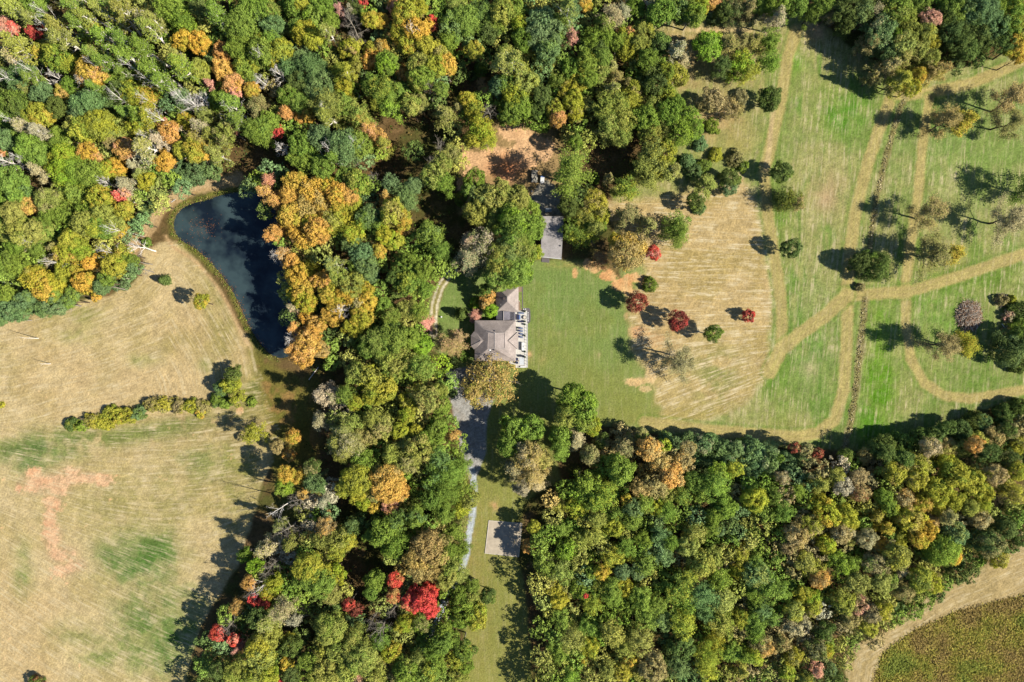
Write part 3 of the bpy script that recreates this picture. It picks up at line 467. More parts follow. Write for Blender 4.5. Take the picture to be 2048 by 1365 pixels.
T((1000, 0), 2.968, '''250 120 85 oB;230 210 90 oB;310 190 70 oBG;280 310 75 oBG;350 130 50 oG;400 50 75 pLB;440 40 55 oB;430 220 60 tPN;500 25 50 oAY;660 80 95 tWD;740 60 65 tWD;620 130 60 oGL;800 50 60 oG;560 230 70 oG;640 230 60 oG;590 290 60 oDG;740 230 60 oY;770 190 32 oOY;760 300 60 oYG;700 260 55 oG
850 210 65 oLY;830 270 50 oL;80 400 90 pLG;40 320 60 oLG;140 480 80 oLY;30 500 60 oG;90 580 75 oYG;120 650 80 oGU;60 660 60 oG;250 740 48 uG;340 470 60 oG;430 410 60 oG;500 370 70 oGY;470 480 60 oY;580 430 70 oLG;400 540 60 oYN;530 460 60 oG;600 340 60 oG;660 400 60 tLW;700 460 50 tNL
340 640 55 oYO;440 600 60 oYL;350 710 50 oCO;250 560 60 oD;230 650 50 oDG;450 680 45 oYN;650 520 60 tLW;900 420 75 oDG;930 500 70 oDG;870 370 60 oG;980 420 60 oGY;950 260 65 oDG;1050 290 80 tWL;1080 350 60 tWN;1050 450 65 oLY;1000 560 60 oYG;780 530 60 oYN;770 600 50 oY
620 640 80 sLG;700 620 80 sLG;640 740 80 sLG;740 720 80 sLG;720 800 60 sLG;800 640 60 oYG;860 700 80 oG;920 650 70 oLG;1000 680 80 oG;1040 620 60 oG;1120 700 75 oGU;1150 770 60 oGU;1060 790 80 oGU;960 770 70 oLG;880 800 70 oLG;900 900 80 oLY;980 900 75 oYG;860 980 65 sL;960 1000 70 oLY;900 1050 60 sL;1020 1010 60 tLW
1225 270 85 oUG;1265 230 45 oUO;950 70 80 oG;1050 60 80 oGB;1140 80 70 oGU;1190 30 60 oYU;1250 30 45 oOA;1290 25 35 oO;900 50 60 tWL;980 30 60 tWG;1340 50 60 oD;1400 40 60 oDN;1480 30 60 tND;1550 40 50 oG;1620 30 60 oG;1275 105 45 uB;1380 250 70 tNL 15;1450 260 60 tNL 15;1520 240 70 tLN 15
1610 230 70 sG 15;1610 350 65 sG 14;1440 370 75 sUY 14;1490 420 55 sYL 13;1330 390 50 sD 13;1640 90 70 tWL 18;1270 590 75 oNK 15;1360 640 60 oNK 14;1225 620 55 oNK 14;1430 640 50 tNL 12;1420 580 45 oNK 13;1610 590 62 oDG 14;1260 750 45 uG;1190 850 45 uB;1285 915 42 uY;1110 960 50 uB;1150 1010 55 uB;1215 985 45 uG;1400 940 50 uND;1440 985 38 uGB
1375 1055 62 oDG 7;1360 1110 50 oB 6;1165 1195 52 cDG 8;1185 1235 38 uB;1050 1000 50 tLW 15;430 1010 140 tGL 21;455 850 46 oGU 12;760 1110 75 sGY 14;480 1170 75 oDL 9;560 1200 85 oYN 10;600 1280 60 oYN 10;510 1290 85 sLY 10;420 1230 55 oD 11;560 1340 70 sG 10;780 1290 75 tND 13;880 1330 60 tNL 13;1065 1325 80 sGD 14;60 1180 85 oLY;100 1150 50 oL;180 1260 70 oG;60 1290 80 oG;220 1330 60 oG;120 1340 70 oG;560 1060 35 uG;1230 1100 70 tLG 8;640 1060 35 tNL 10''')
T((1488, 0), 2.968, '''130 30 50 sG;240 30 60 sG;330 30 60 oG;420 60 55 oGD;480 20 60 oG;530 60 55 tN;600 60 70 oD;610 150 50 oD;700 50 70 oDB;780 60 60 tWD;900 40 80 oGL;960 100 70 oLG;1060 40 60 oG;850 60 60 oL;470 100 30 uG;830 170 85 oBW;820 220 85 sB;750 250 60 tND;900 230 65 oGU;870 310 60 sB
1095 120 60 oPN;1080 190 60 oLY;1000 190 60 oL;960 270 75 oLK;1040 290 65 oLK;880 380 75 tNL;960 350 60 tLK;1110 240 55 oYL;1130 420 60 sNY;1190 400 55 tNC;1100 350 55 oLN;960 460 70 tYL;1030 450 48 oAY;900 480 45 tLN;1000 520 48 oYA;1250 60 80 oGD;1330 90 85 oDB;1400 60 90 oBG;1230 190 75 oD;1290 240 75 oD
1390 200 80 oDB;1330 300 65 oD;1480 150 80 oBD;1500 50 70 oG;1570 180 70 oGY;1600 60 70 oGY;1450 280 60 oDG;1550 270 60 oDG;1620 270 70 oYA;1620 120 60 oGY;1210 120 55 oD;1620 350 35 oAY;1230 30 60 oG
1230 715 100 tNK 17;1320 690 78 tYC 16;1620 590 110 tNK 18;1600 710 95 tNL 16;1790 1100 110 sG 19;1150 1265 105 tNL 17;1610 1290 110 tWN 18;235 1020 62 oDG 12;270 1180 85 sDY 11;330 1200 50 tND 9;150 585 68 oDG 13;770 460 35 tNL 12''')
T((1488, 440), 2.968, '''285 170 55 cD 10;790 270 88 oDG 12;700 250 60 oD 12;1150 190 125 tNL 17;1230 200 75 tYA 17;1210 735 100 tNK 18;1330 755 90 tYA 18;1600 770 95 oDB 15;1640 700 70 oDG 14;690 400 26 uN;1590 470 26 uY;1530 480 34 uN;1650 540 70 oDG 5;1575 575 38 uWP;1640 630 60 uG;1590 700 60 oNL 6;1640 860 50 oD 6
790 1358 55 oD 7.5;860 1338 60 oD 7.5;950 1328 60 oDG 7.5;1060 1298 60 oD 7.5;1150 1288 60 oDB 7.5;1220 1248 55 oD 7.5;1300 1248 55 oD 7.5;1380 1198 60 oD 7.5;1430 1208 55 oBL 7.5;1560 1158 60 oD 7.5;1640 1118 60 oD 7.5;1500 1288 65 oND 7.5;1400 1318 65 oLY 7.5;1300 1358 65 oNY 7.5;1140 1368 65 tWN 7.5;1580 1248 60 oDN 7.5;1640 1338 60 oND 7.5;700 1393 45 uN 7.5;590 1398 45 uDG 7.5;1220 1348 60 oNL 7.5''')
T((0, 440), 2.968, '''40 60 60 oLG;130 70 70 oLG;220 70 60 oL;100 140 60 oG;280 60 60 oGL;60 250 60 oGU;330 160 60 tNY;430 130 65 oYU;490 180 60 oYU;400 200 60 oYC;250 170 60 oG;170 130 60 pL;560 60 60 oYG;620 70 60 oG;720 60 50 oAY;500 50 60 oL;680 270 65 oYU;640 230 60 oYA;740 200 55 oYC;555 260 48 oAC;500 375 65 oAY;470 300 60 oYA
230 370 80 oYA;280 420 65 oAY;350 370 60 oYG;200 330 60 oYN;120 290 60 oG;60 300 60 oG;400 320 60 oYG;600 370 58 oB;650 330 50 oGB;620 400 50 oB;450 450 50 oGB;565 458 28 oAY 5;60 460 60 oG;150 470 60 oBG;200 510 60 oB;330 500 60 oB;60 530 65 oB;270 520 50 oB;30 590 45 oB;120 540 50 oB;400 480 45 oGB;740 388 32 uB;690 395 28 uB;790 240 48 oG;800 290 40 oB;870 135 28 uG;320 440 50 oGY
800 155 50 bW 18;975 355 34 cD 5;1195 495 46 oYA 11;420 1215 42 uDY;540 1190 48 uYN;600 1200 48 uYG;700 1165 52 uYA;760 1165 48 uYN;825 1145 44 uBG;895 1100 44 uNY;970 1100 52 uYN;1060 1105 44 uNY;1130 1105 48 uYG;1200 1110 44 uNY;650 1140 44 uYG;1290 1070 44 uGB;1310 1000 45 oBG 6;1370 980 55 oYG 7;1380 915 48 oDL 7;1400 1060 48 oYN 6;1340 1085 38 uG;480 1225 34 uG
1490 1275 62 sYL 13;1495 1080 28 uG;1430 1290 24 uN;10 1100 20 uY 1;640 1215 36 uY;1190 1150 30 uYC''')
T((500, 440), 2.968, '''150 50 60 tCO;250 50 68 oAC;330 90 78 oAY;420 60 78 oA;360 10 50 oAY;120 80 50 tCO;200 210 60 tCW;140 210 50 bW;250 250 55 oCA;290 330 68 oAY;310 400 75 oAY;350 300 58 oYA;340 480 68 oAC;270 440 50 oYA;430 380 60 oAO;470 440 68 oAY;265 520 50 tWP;340 570 48 oAC;520 40 60 oYG;620 80 68 oYU;680 20 58 oG;600 150 58 oB;660 200 78 oB;700 270 65 oBG
640 260 55 oG;720 330 55 oB;760 185 44 oA;800 80 58 oYU;850 130 58 oYU;840 20 50 oYK;900 40 48 oAK;500 260 75 pLB;560 310 68 pLG;600 380 75 oLY;680 420 65 oYA;560 440 65 oAY;640 500 75 oYW;565 540 70 bW;500 580 65 oAY;680 570 68 oYA;600 630 55 oAY;700 490 55 oAY;520 500 55 oAY;390 620 58 oAO;270 640 55 tCO;250 760 68 tCO;340 740 76 oCO;330 830 66 oAO;420 780 50 oAC;225 700 48 bW;380 680 56 oCA
1080 120 80 oGB;1120 170 60 oG;1040 60 50 oG;880 290 60 oGY;950 260 58 oG;980 330 74 oG;930 390 76 oGY;1020 300 52 oG;1035 405 44 oG;860 350 46 oD;800 520 56 oG;860 580 56 oGL;920 520 56 oL;1000 530 56 sGL;840 650 56 oGB;1030 615 58 tP 8;1175 745 88 tNP 14;1230 710 48 tNP 13;760 730 95 oGL;860 720 85 oG;800 800 85 oLG;700 770 60 oG;880 820 85 oLG;930 730 68 oG;1025 740 60 oU 14
640 930 68 oLG;720 960 85 oYL;800 1000 78 oYG;740 1040 65 oYG;830 930 58 oG;1020 880 80 sGL;960 870 58 oG;430 1060 76 tW;500 1040 55 tWL;570 1040 58 sG;620 1085 48 oYU;420 1200 70 tWN;560 1260 88 tLW;620 1220 78 oLG;500 1310 78 tLW;700 1290 65 oLN;780 1220 68 oLN;720 1180 55 oL;1000 1010 58 oYN;1060 1080 76 oLK;960 1080 58 oYN;1110 1010 55 oLG;1130 1100 58 oG;930 1160 48 oYU;900 1250 46 oYG;1000 1250 46 oY;1110 1230 68 oGU;1195 1290 46 tCN;880 1320 38 oAO;1040 1310 58 oG
250 1290 44 oCY 7;1190 1020 38 uB;1255 560 38 cD 6;1335 495 36 uUY;1335 565 42 tPM 5;1410 450 46 oCN 7;1395 500 34 oCN 6;1430 535 42 oU 6;1400 415 40 oDG 8;1200 845 38 uD;1265 810 32 uG;1425 958 168 sKG 15;1320 1020 50 oKY 12;1290 220 92 tWB 17;1390 140 110 sWG 19;1300 110 55 tWP 17;1570 120 95 oGY 20;1600 250 70 oUG 17;1500 240 90 oLG 19;1460 330 70 oGL 17;1550 350 58 oGU 15;1620 180 60 oG 18''')
T((1000, 440), 2.968, '''90 50 95 oGU 20;170 60 80 oG 19;70 170 90 oLB 20;150 180 78 oGL 19;215 205 42 oYU 14;80 290 90 oG 19;140 320 60 oGU 16;500 70 105 sGY 9;430 50 75 sG 9;570 50 50 sL 12;765 180 108 oKA 17;690 130 50 oYA 15;915 195 44 oRP 6;600 235 60 tNM 9;1055 75 88 sGL 15;890 385 44 uGD;815 495 62 oMN 9;1060 605 60 oMR 9;1480 565 38 oRM 6;1275 680 52 oGD 9;1080 835 108 tNW 15;1010 790 50 bW 15
430 1040 78 oGU 18;500 1100 85 oGU 19;480 1180 85 oGL 18;555 1220 55 oYU 16;400 1150 75 oLG 18;80 1250 85 oGU 14;180 1230 75 oGU 14;70 1340 60 oG 13;360 1290 68 oG 15;450 1310 60 tW 14;695 1246 32 uN;770 1296 46 oNL 8;840 1286 44 oNG 8;900 1356 66 oNC;980 1291 42 uBG;1050 1321 44 uB;1110 1296 40 uB;1180 1321 50 uBW;1240 1306 46 uB;1380 1346 46 uB;1480 1356 36 uB;1310 1346 46 uB;1440 1331 34 uG;820 1266 30 uN;600 1310 50 oDN 9;730 1356 55 oND''')
T((0, 880), 2.814, '''1500 620 60 tWY;1430 700 48 oU 12;1400 800 42 oCO;1520 730 60 bW;1400 850 50 bW;1540 820 50 oYU;1430 900 32 oR;1500 910 34 oR;1340 930 44 oCN;1240 1090 46 oRP;1290 1060 60 bW;1330 1110 36 oRP;1345 1175 40 tP;1450 1150 68 oYL;1530 1100 58 oL;1460 1000 58 oD;1400 1230 58 oLY;1500 1280 58 oL;1430 1320 66 oYG;1300 1300 55 oLG;1240 1290 50 oD;1540 960 50 oL;192 1380 46 oDM 4;1560 500 40 tLW;1560 40 40 oN 8;1380 650 40 oGU 9''')
T((500, 880), 2.814, '''210 190 48 oA;285 205 42 oAY;200 255 56 oGU;340 150 48 oDN;350 240 56 oB;405 260 38 oB;320 300 30 oCN;250 340 75 bW;400 340 56 tWB;220 85 36 oCN 7;560 30 85 sLW;640 100 68 oG;530 90 56 oL;600 230 85 oYL;540 265 56 oYG;600 300 55 oYG;760 240 95 oCN;830 285 56 oCN;700 290 56 oNL;720 190 50 oLN;640 345 46 oYU;700 370 36 oAY;790 370 46 oPC
880 100 76 oLN;960 60 76 oLN;800 100 56 oL;880 20 56 oLN;1060 130 78 sGB;1120 200 85 sG;1040 220 78 sGB;1190 150 55 sG;1200 300 76 sGL;1100 300 85 sG;1020 330 66 sG;1240 330 50 oL;1080 420 66 sG;950 430 56 oGB;1180 400 56 sYG;750 500 76 oG;830 440 66 oGB;840 560 76 oG;780 600 56 oGU;700 520 56 oG;430 470 56 oNC;480 560 76 sLY;400 560 56 sL;540 560 56 oYG;560 480 55 oDB;480 640 48 oYG
210 510 76 bW;240 580 56 tLN;80 620 56 tWY;140 700 60 bW;350 720 85 oYG;400 800 85 oG;300 780 58 oGL;460 850 56 oLN;470 740 66 oYU;1000 600 86 oK;1060 640 66 oKL;940 660 76 oK;960 740 76 oK;1020 720 58 oK;1090 580 46 oKG;1120 620 46 oG;1130 700 76 sLG;1180 620 56 sG;1100 780 56 oL;1180 760 46 sL;1160 520 56 sG;1200 470 40 sLN
700 790 58 oG;680 850 40 oG;820 780 46 oRO;820 870 42 oOR;915 890 56 oRO;980 900 66 oR;1000 845 48 oR;1020 935 46 oR;935 840 36 oR;590 950 38 oM;560 930 34 oMR;100 830 56 oYA;35 900 28 oR;90 910 36 oR;150 820 38 oYU;200 960 85 tWL;100 1040 76 tLW;240 1000 56 tW;60 1120 56 oL
750 1040 90 bW;700 990 50 bW;820 970 50 bW;880 1030 48 oYU;960 1030 56 oGN;915 985 36 oY;1160 880 56 oG;1200 960 78 oGD;1255 1000 66 oYU 15;1180 1010 56 oG;1240 900 56 oL;1340 880 46 oDG 9;1250 830 46 oG;1100 1070 48 oG;1130 1130 56 oG;1200 1170 56 oGD;1160 1240 66 oYG;1220 1280 46 oG;1180 1320 56 oL;1080 1140 56 oG
600 1120 85 oLG;460 1080 85 oLG;520 1180 76 oLG;640 1220 85 oLG;560 1270 76 oL;400 1160 66 oLY;440 1290 76 oL;380 1330 56 oLG;620 1330 56 tPW;700 1290 76 oLK;790 1200 54 oYA;740 1120 56 oG;820 1150 40 oYA;820 1310 56 tNL;700 1350 60 oL;900 1300 78 oGL;980 1340 78 oGY;1040 1270 66 oG;1040 1200 56 oG;940 1240 56 oL
210 1110 38 oYA;240 1160 58 oDG;210 1245 38 oAY;60 1220 76 oLY;100 1320 58 oYU;180 1345 24 oR;240 1310 48 oD;320 1240 56 oG;20 1310 50 oL''')
T((1000, 880), 2.814, '''150 90 80 oKW;90 170 70 tWK;200 190 85 tKW;240 110 60 oKL;130 260 55 tWK;220 260 50 tWK;40 40 58 oG;330 60 56 sG;430 25 50 tWK;510 80 55 oND;340 375 48 oYN;190 490 38 oY 10;160 590 38 oCN 9;690 160 82 oG;640 120 55 oG;840 50 66 oCN;900 120 76 oKC;960 200 76 oCN;880 260 78 oKN;1030 120 56 oNC;790 270 56 oK;950 290 48 oCN;1045 50 45 oNK;935 30 36 oYU
1100 100 66 oB;1160 130 56 oB;1200 50 76 oB;1150 30 50 oBW;1210 250 88 sGU;1230 190 58 oGU;1150 290 68 sG;1100 230 58 oG;500 250 78 sG;460 300 72 sGU;560 330 76 sGY;440 390 68 sYU;620 280 56 sGY;510 350 60 sG;710 335 32 oA;750 380 56 oB;820 360 56 sGL;660 420 56 sG;650 490 56 oYG;740 450 56 sG;870 390 48 oYU;950 400 56 sG;1030 310 56 sGY;550 440 56 oL
1270 380 66 oNK;1210 430 48 oCP;1240 500 38 oBY;1430 340 66 oYG;1340 60 56 oBW;1440 80 78 oB;1500 140 76 oB;1320 170 46 oYG;1380 190 56 oB;1530 50 50 oB;1290 110 50 oB;370 620 66 sGU;450 560 66 sL;530 540 56 sL;350 510 56 sG;260 700 76 sG;350 750 76 sLG;640 650 66 sYG;700 610 56 sG;740 660 38 oY;820 700 66 sG;930 660 56 oB;900 540 56 oB;960 580 48 oG;800 560 56 sG;760 740 46 oB;690 740 46 oB;590 740 46 oYA;510 740 34 oCN
300 830 56 oYN;340 910 48 oY;440 840 56 oN;477 848 13 uR 15;560 830 56 sGL;640 840 66 sG;700 830 56 oY;1060 600 56 oN;1140 700 76 oNG;1200 650 56 oN;1350 640 56 oYN;1350 730 48 oYA;1240 780 66 sG;1060 790 66 sGY;1110 530 66 sLG;1180 500 50 sG;1430 760 76 sBL;1500 800 76 sG;1420 860 56 sG;1440 940 56 sG;520 930 56 sYG;640 900 56 sG;800 900 76 sG;820 1000 76 sG;900 930 56 sG;1000 860 76 sGY;1040 920 76 sG;1150 880 92 sB;1170 970 60 sBG;1260 900 76 oN
340 1010 66 sG;420 1120 92 sL;500 1060 58 sG;500 1170 56 sYG;640 1100 76 sL;700 1180 66 sL;800 1130 76 sN;900 1020 66 sB;1040 1050 76 sYG;1020 1160 76 oD;1250 1040 76 sNL;1350 1000 56 sYG;1430 1100 60 sG;460 1230 38 oYA;740 1240 38 oYA;330 1200 66 sG;400 1320 58 sGU;600 1290 56 sL;680 1310 48 oYN;860 1280 76 oN;1000 1280 66 sB;1170 1220 84 sYU;1170 1310 60 sYG;1310 1190 66 sG;1220 1130 56 sYG;1470 1150 66 sN;1380 1220 60 tNP;1350 1300 50 tNL''')
T((1488, 880), 2.814, '''60 60 56 oB;150 120 66 oBW;80 150 60 oB;250 130 56 oB;320 120 46 oBD;280 45 30 oMN;410 65 30 oMN;340 60 36 oND;190 110 22 oA;60 340 56 oYU;300 285 48 sG;220 400 66 sG;170 330 55 oGD;220 220 38 oNW;430 260 56 tNW;520 210 56 oNW;560 260 56 oW;650 200 50 oN;660 290 56 oNM;480 400 76 oYA;560 430 66 oY;420 360 55 oY;590 480 40 oA;550 520 66 oNW;380 470 66 oNK;300 530 76 oNK;250 600 55 oNL;470 590 56 oYU;600 545 45 oCY
540 690 74 sGU;600 700 50 sG;400 720 66 oN;340 680 56 oNK;430 780 56 oCN;800 80 56 oD;860 170 66 oYN;960 220 56 oYN;900 110 55 oDG;1060 50 56 oNW;1000 140 66 oYN;1150 130 56 oYG;1200 200 76 oYG;1280 250 76 oYG;1340 290 56 oYG;1340 370 44 sYU;1180 340 56 oYG;1100 290 76 oYG;1260 370 50 oN;1300 30 48 oCN;1380 80 56 oD;1420 200 56 oNY;1500 120 55 oDN;1540 180 56 oYG;1540 280 56 oYN;1450 340 56 bN
900 330 66 oNC;1000 360 56 oYC;780 310 48 oCN;820 380 46 oGY;740 430 56 tYN;800 490 56 tYA;845 430 28 oC;950 450 76 oYK;1000 500 76 oAY;980 560 56 oYA;900 545 50 oCA;1060 460 46 oK;1080 390 38 oYA;1150 450 66 tNL;1190 520 66 oBL;1130 620 84 oAN;1080 660 50 oAN;1175 655 46 oA;1330 450 56 oNW;1400 600 76 oDN;1430 660 56 oYN;1480 500 56 oD;1550 560 50 oDN;700 560 56 oNW;770 590 48 oAN;820 610 50 oNY;860 660 76 oNC;880 740 56 tWN;740 700 76 oNG;640 800 66 oNK
760 800 56 oL;820 790 50 oGN;980 790 66 oYD;1050 800 56 oYN;900 860 56 oND;100 780 76 sBL;60 700 50 sG;160 860 76 sGD;230 840 60 sG;370 880 56 oYU;330 860 45 oYG;280 960 56 oN;100 960 56 oB;60 1040 66 sG;160 1000 55 sGB;270 1060 66 tWN;340 1030 50 tWN;450 1070 56 oDN;390 940 46 oYN;560 910 66 oNP;650 930 66 oNP;720 980 56 oN;780 960 56 oYN;700 1040 56 oYN;600 1000 50 oND;120 1170 56 oNC;200 1140 50 oND;270 1220 56 oYN;400 1180 66 oDN;460 1190 46 oYA;420 1290 56 tPN;480 1300 46 uBD;250 1310 46 oYU;520 1340 40 uD;350 1340 50 oDY;60 1220 50 sYU
1140 740 46 tDN 8;1210 700 38 uB;870 950 45 uB;1030 830 30 tDN 6''')
# extra trees where the woods close up between those listed: dark gaps are kept open
FOREST = [[(-60, -60), (1300, -60), (1310, 60), (1330, 120), (1345, 200), (1335, 300), (1250, 350), (1160, 360), (1120, 250), (1000, 235), (930, 285), (900, 400), (905, 540), (880, 560), (848, 600), (842, 660), (890, 720), (900, 790), (915, 850), (925, 950), (915, 1000), (925, 1120), (905, 1200), (940, 1365), (930, 1425), (390, 1425), (400, 1300), (450, 1230), (500, 1150), (560, 1060), (640, 960), (610, 900), (640, 780), (590, 730), (560, 520), (520, 380), (420, 350), (300, 420), (270, 500), (260, 560), (140, 600), (-60, 640)],
          [(1300, -60), (1640, -60), (1680, 60), (1700, 80), (1830, 130), (1900, 140), (2100, 60), (2100, -60)], [(1200, 860), (1400, 885), (1600, 905), (1720, 925), (1800, 905), (1900, 872), (2100, 815), (2100, 1050), (1930, 1150), (1750, 1280), (1680, 1330), (1690, 1425), (1070, 1425), (1080, 1200), (1060, 1120), (1100, 1000), (1140, 930)]]
GAPS = [(88, 18, 22), (420, 150, 26), (540, 200, 30), (560, 300, 45), (480, 320, 50), (800, 30, 30), (820, 90, 25), (790, 245, 60), (850, 250, 50), (880, 290, 40), (790, 340, 45), (850, 350, 40), (910, 170, 30), (930, 190, 25), (870, 420, 60), (830, 400, 40), (880, 480, 40), (1000, 60, 18), (1145, 100, 18), (1250, 300, 55), (1180, 250, 20), (1220, 330, 45), (680, 700, 20), (640, 780, 62), (600, 860, 65), (560, 960, 70), (725, 1120, 60), (690, 1020, 30), (650, 930, 40), (690, 960, 30), (720, 1130, 45), (710, 1090, 40), (730, 1200, 30), (780, 560, 20), (840, 570, 20), (1640, 60, 40), (1700, 60, 30), (1900, 90, 40), (1130, 930, 40), (1170, 900, 40), (620, 1270, 15), (1250, 900, 18), (1480, 960, 18), (1590, 1010, 20), (1660, 920, 20), (700, 1000, 25), (1010, 420, 0), (960, 160, 25), (450, 330, 40), (885, 745, 20), (980,150,20)]
cover = np.zeros((190, 280), bool); cyy, cxx = np.mgrid[0:190, 0:280]; cyy = cyy * 8 - 60; cxx = cxx * 8 - 60
for x, y, r, k, c, h in TREES: cover |= (cxx - x) ** 2 + (cyy - y) ** 2 < (r * 1.12) ** 2
fm = np.zeros(cover.shape, bool)
for P in FOREST: fm |= seg_dist(cxx.astype(float), cyy.astype(float), P, True)[1]
for x, y, r in GAPS: cover |= (cxx - x) ** 2 + (cyy - y) ** 2 < r ** 2
rr = random.Random(3); FILL = []; NLIST = len(TREES); cand = [(int(a), int(b)) for a, b in np.argwhere(fm & ~cover)]; rr.shuffle(cand)
for i, j in cand:
    if cover[i, j]: continue
    x, y = cxx[i, j] + rr.uniform(-4, 4), cyy[i, j] + rr.uniform(-4, 4); near = sorted(TREES[:NLIST], key=lambda q: (q[0] - x) ** 2 + (q[1] - y) ** 2)[:4]; q = near[rr.randrange(4)]
    r = rr.uniform(16, 22); k, c = q[3], q[4]
    if k in 'ubc' or c[0] in 'ROAPMC': k, c = ('s' if x > 1100 else 'o'), rr.choice(['G', 'D', 'L', 'B', 'G'])
    if c[0] == 'Y': c = rr.choice('LLG')
    FILL.append([x, y, r, c[0]]); cover |= (cxx - x) ** 2 + (cyy - y) ** 2 < (r * 1.25) ** 2
KN = {'q': 'pole', 'o': 'oak', 's': 'soft', 'p': 'poplar', 't': 'thin', 'b': 'bare', 'c': 'cedar', 'u': 'oak'}
NAME = {'p': ('poplar_tree', 'poplar tree', 'tall feathery poplar'), 't': ('thinning_tree', 'thinning tree', 'half bare tree'), 'b': ('leafless_tree', 'bare tree', 'leafless pale tree'), 'q': ('dead_poplar_tree', 'bare tree', 'tall dead poplar with pale stem'), 'c': ('cedar_tree', 'conifer', 'dense conifer'), 'u': ('shrub', 'shrub', 'low shrub')}
AUT = 'ARPCMO'
def kind_words(k, c, x, y):  # kinds split by crown shape and leaf colour; any species name is a guess
    if k in NAME: return NAME[k]
    if c[0] in AUT: return ('autumn_tree', 'autumn tree', 'autumn tree')
    if k == 's' and c[0] in 'LYN': return ('feathery_tree', 'tree', 'feathery tree')
    if k == 's': return ('soft_crowned_tree', 'tree', 'soft crowned tree')
    if c[0] in 'Y': return ('turning_tree', 'tree', 'turning tree')
    if c[0] in 'NKW': return ('dry_leaved_tree', 'tree', 'dry leaved tree')
    if c[0] in 'LB': return ('round_crowned_tree', 'tree', 'round crowned tree')
    return ('leafy_tree', 'tree', 'leafy tree')
LAND = [('pond', 470, 520), ('gravel court', 935, 800), ('main house', 990, 680), ('long shed roof', 1105, 480), ('parked cart', 1084, 361), ('concrete slab', 1005, 1075), ('brush pile', 1938, 632), ('track crossing', 1700, 590), ('bare clay patch', 1020, 300), ('red clay scar', 110, 1020), ('vine hedge', 300, 810), ('scarlet maples', 830, 1190), ('brightest golden tree', 382, 87), ('tall orange maple', 452, 150),
        ('golden grove by the pond', 600, 420), ('pond dam path', 300, 430), ('garden lane', 875, 600), ('north track end', 1600, 40), ('weedy corner field', 1900, 1290), ('blue green thicket', 1440, 910), ('dead grass ditch', 1735, 700), ('lone yellow tree', 400, 607), ('pink grey tree', 1895, 40), ('tawny oaks', 1310, 930), ('magenta maple', 450, 1262), ('white bough tree', 1060, 930), ('dead tree on lawn edge', 1360, 720), ('tan oak beside the lane', 845, 1110),
        ('straw strip', 1800, 1230), ('golden olive stand', 840, 80), ('tree gap', 800, 260), ('golden maple', 185, 150), ('pink maple', 30, 60), ('grove shade', 570, 960), ('north hill meadow', 1640, 230), ('lone red sapling', 1497, 630), ('dusty pink tree', 255, 300), ('snag by the field', 115, 525), ('cream flecked crown', 770, 960), ('yellow poplar', 580, 940), ('lower slope pines', 1420, 1180), ('eastern grey stand', 1700, 1180), ('amber tree', 1890, 1100), ('upper clearing', 1180, 200), ('small red tree', 1169, 1181), ('big sunlit oak', 1080, 80)]
def where(x, y):
    n, a, b = min(LAND, key=lambda q: (q[1] - x) ** 2 + (q[2] - y) ** 2); dx, dy = x - a, y - b; d = math.hypot(dx, dy)
    if d < 14: return 'at the ' + n, d
    s = ['right of', 'lower right of', 'below', 'lower left of', 'left of', 'upper left of', 'above', 'upper right of'][int(((math.degrees(math.atan2(dy, dx)) + 382.5) % 360) // 45)]
    return ('just ' if d < 50 else '' if d < 110 else 'far ') + s + ' the ' + n, d
LABELS = {}
GB = [1.0]
def leaf_rgb(c, rng):
    v = lin(CC[c]) / 2.28 * LEAFGAIN; v = v * GB[0] * rng.uniform(.88, 1.14) * np.array([rng.uniform(.92, 1.1), 1, rng.uniform(.85, 1.1)]); return v
DARK = {}
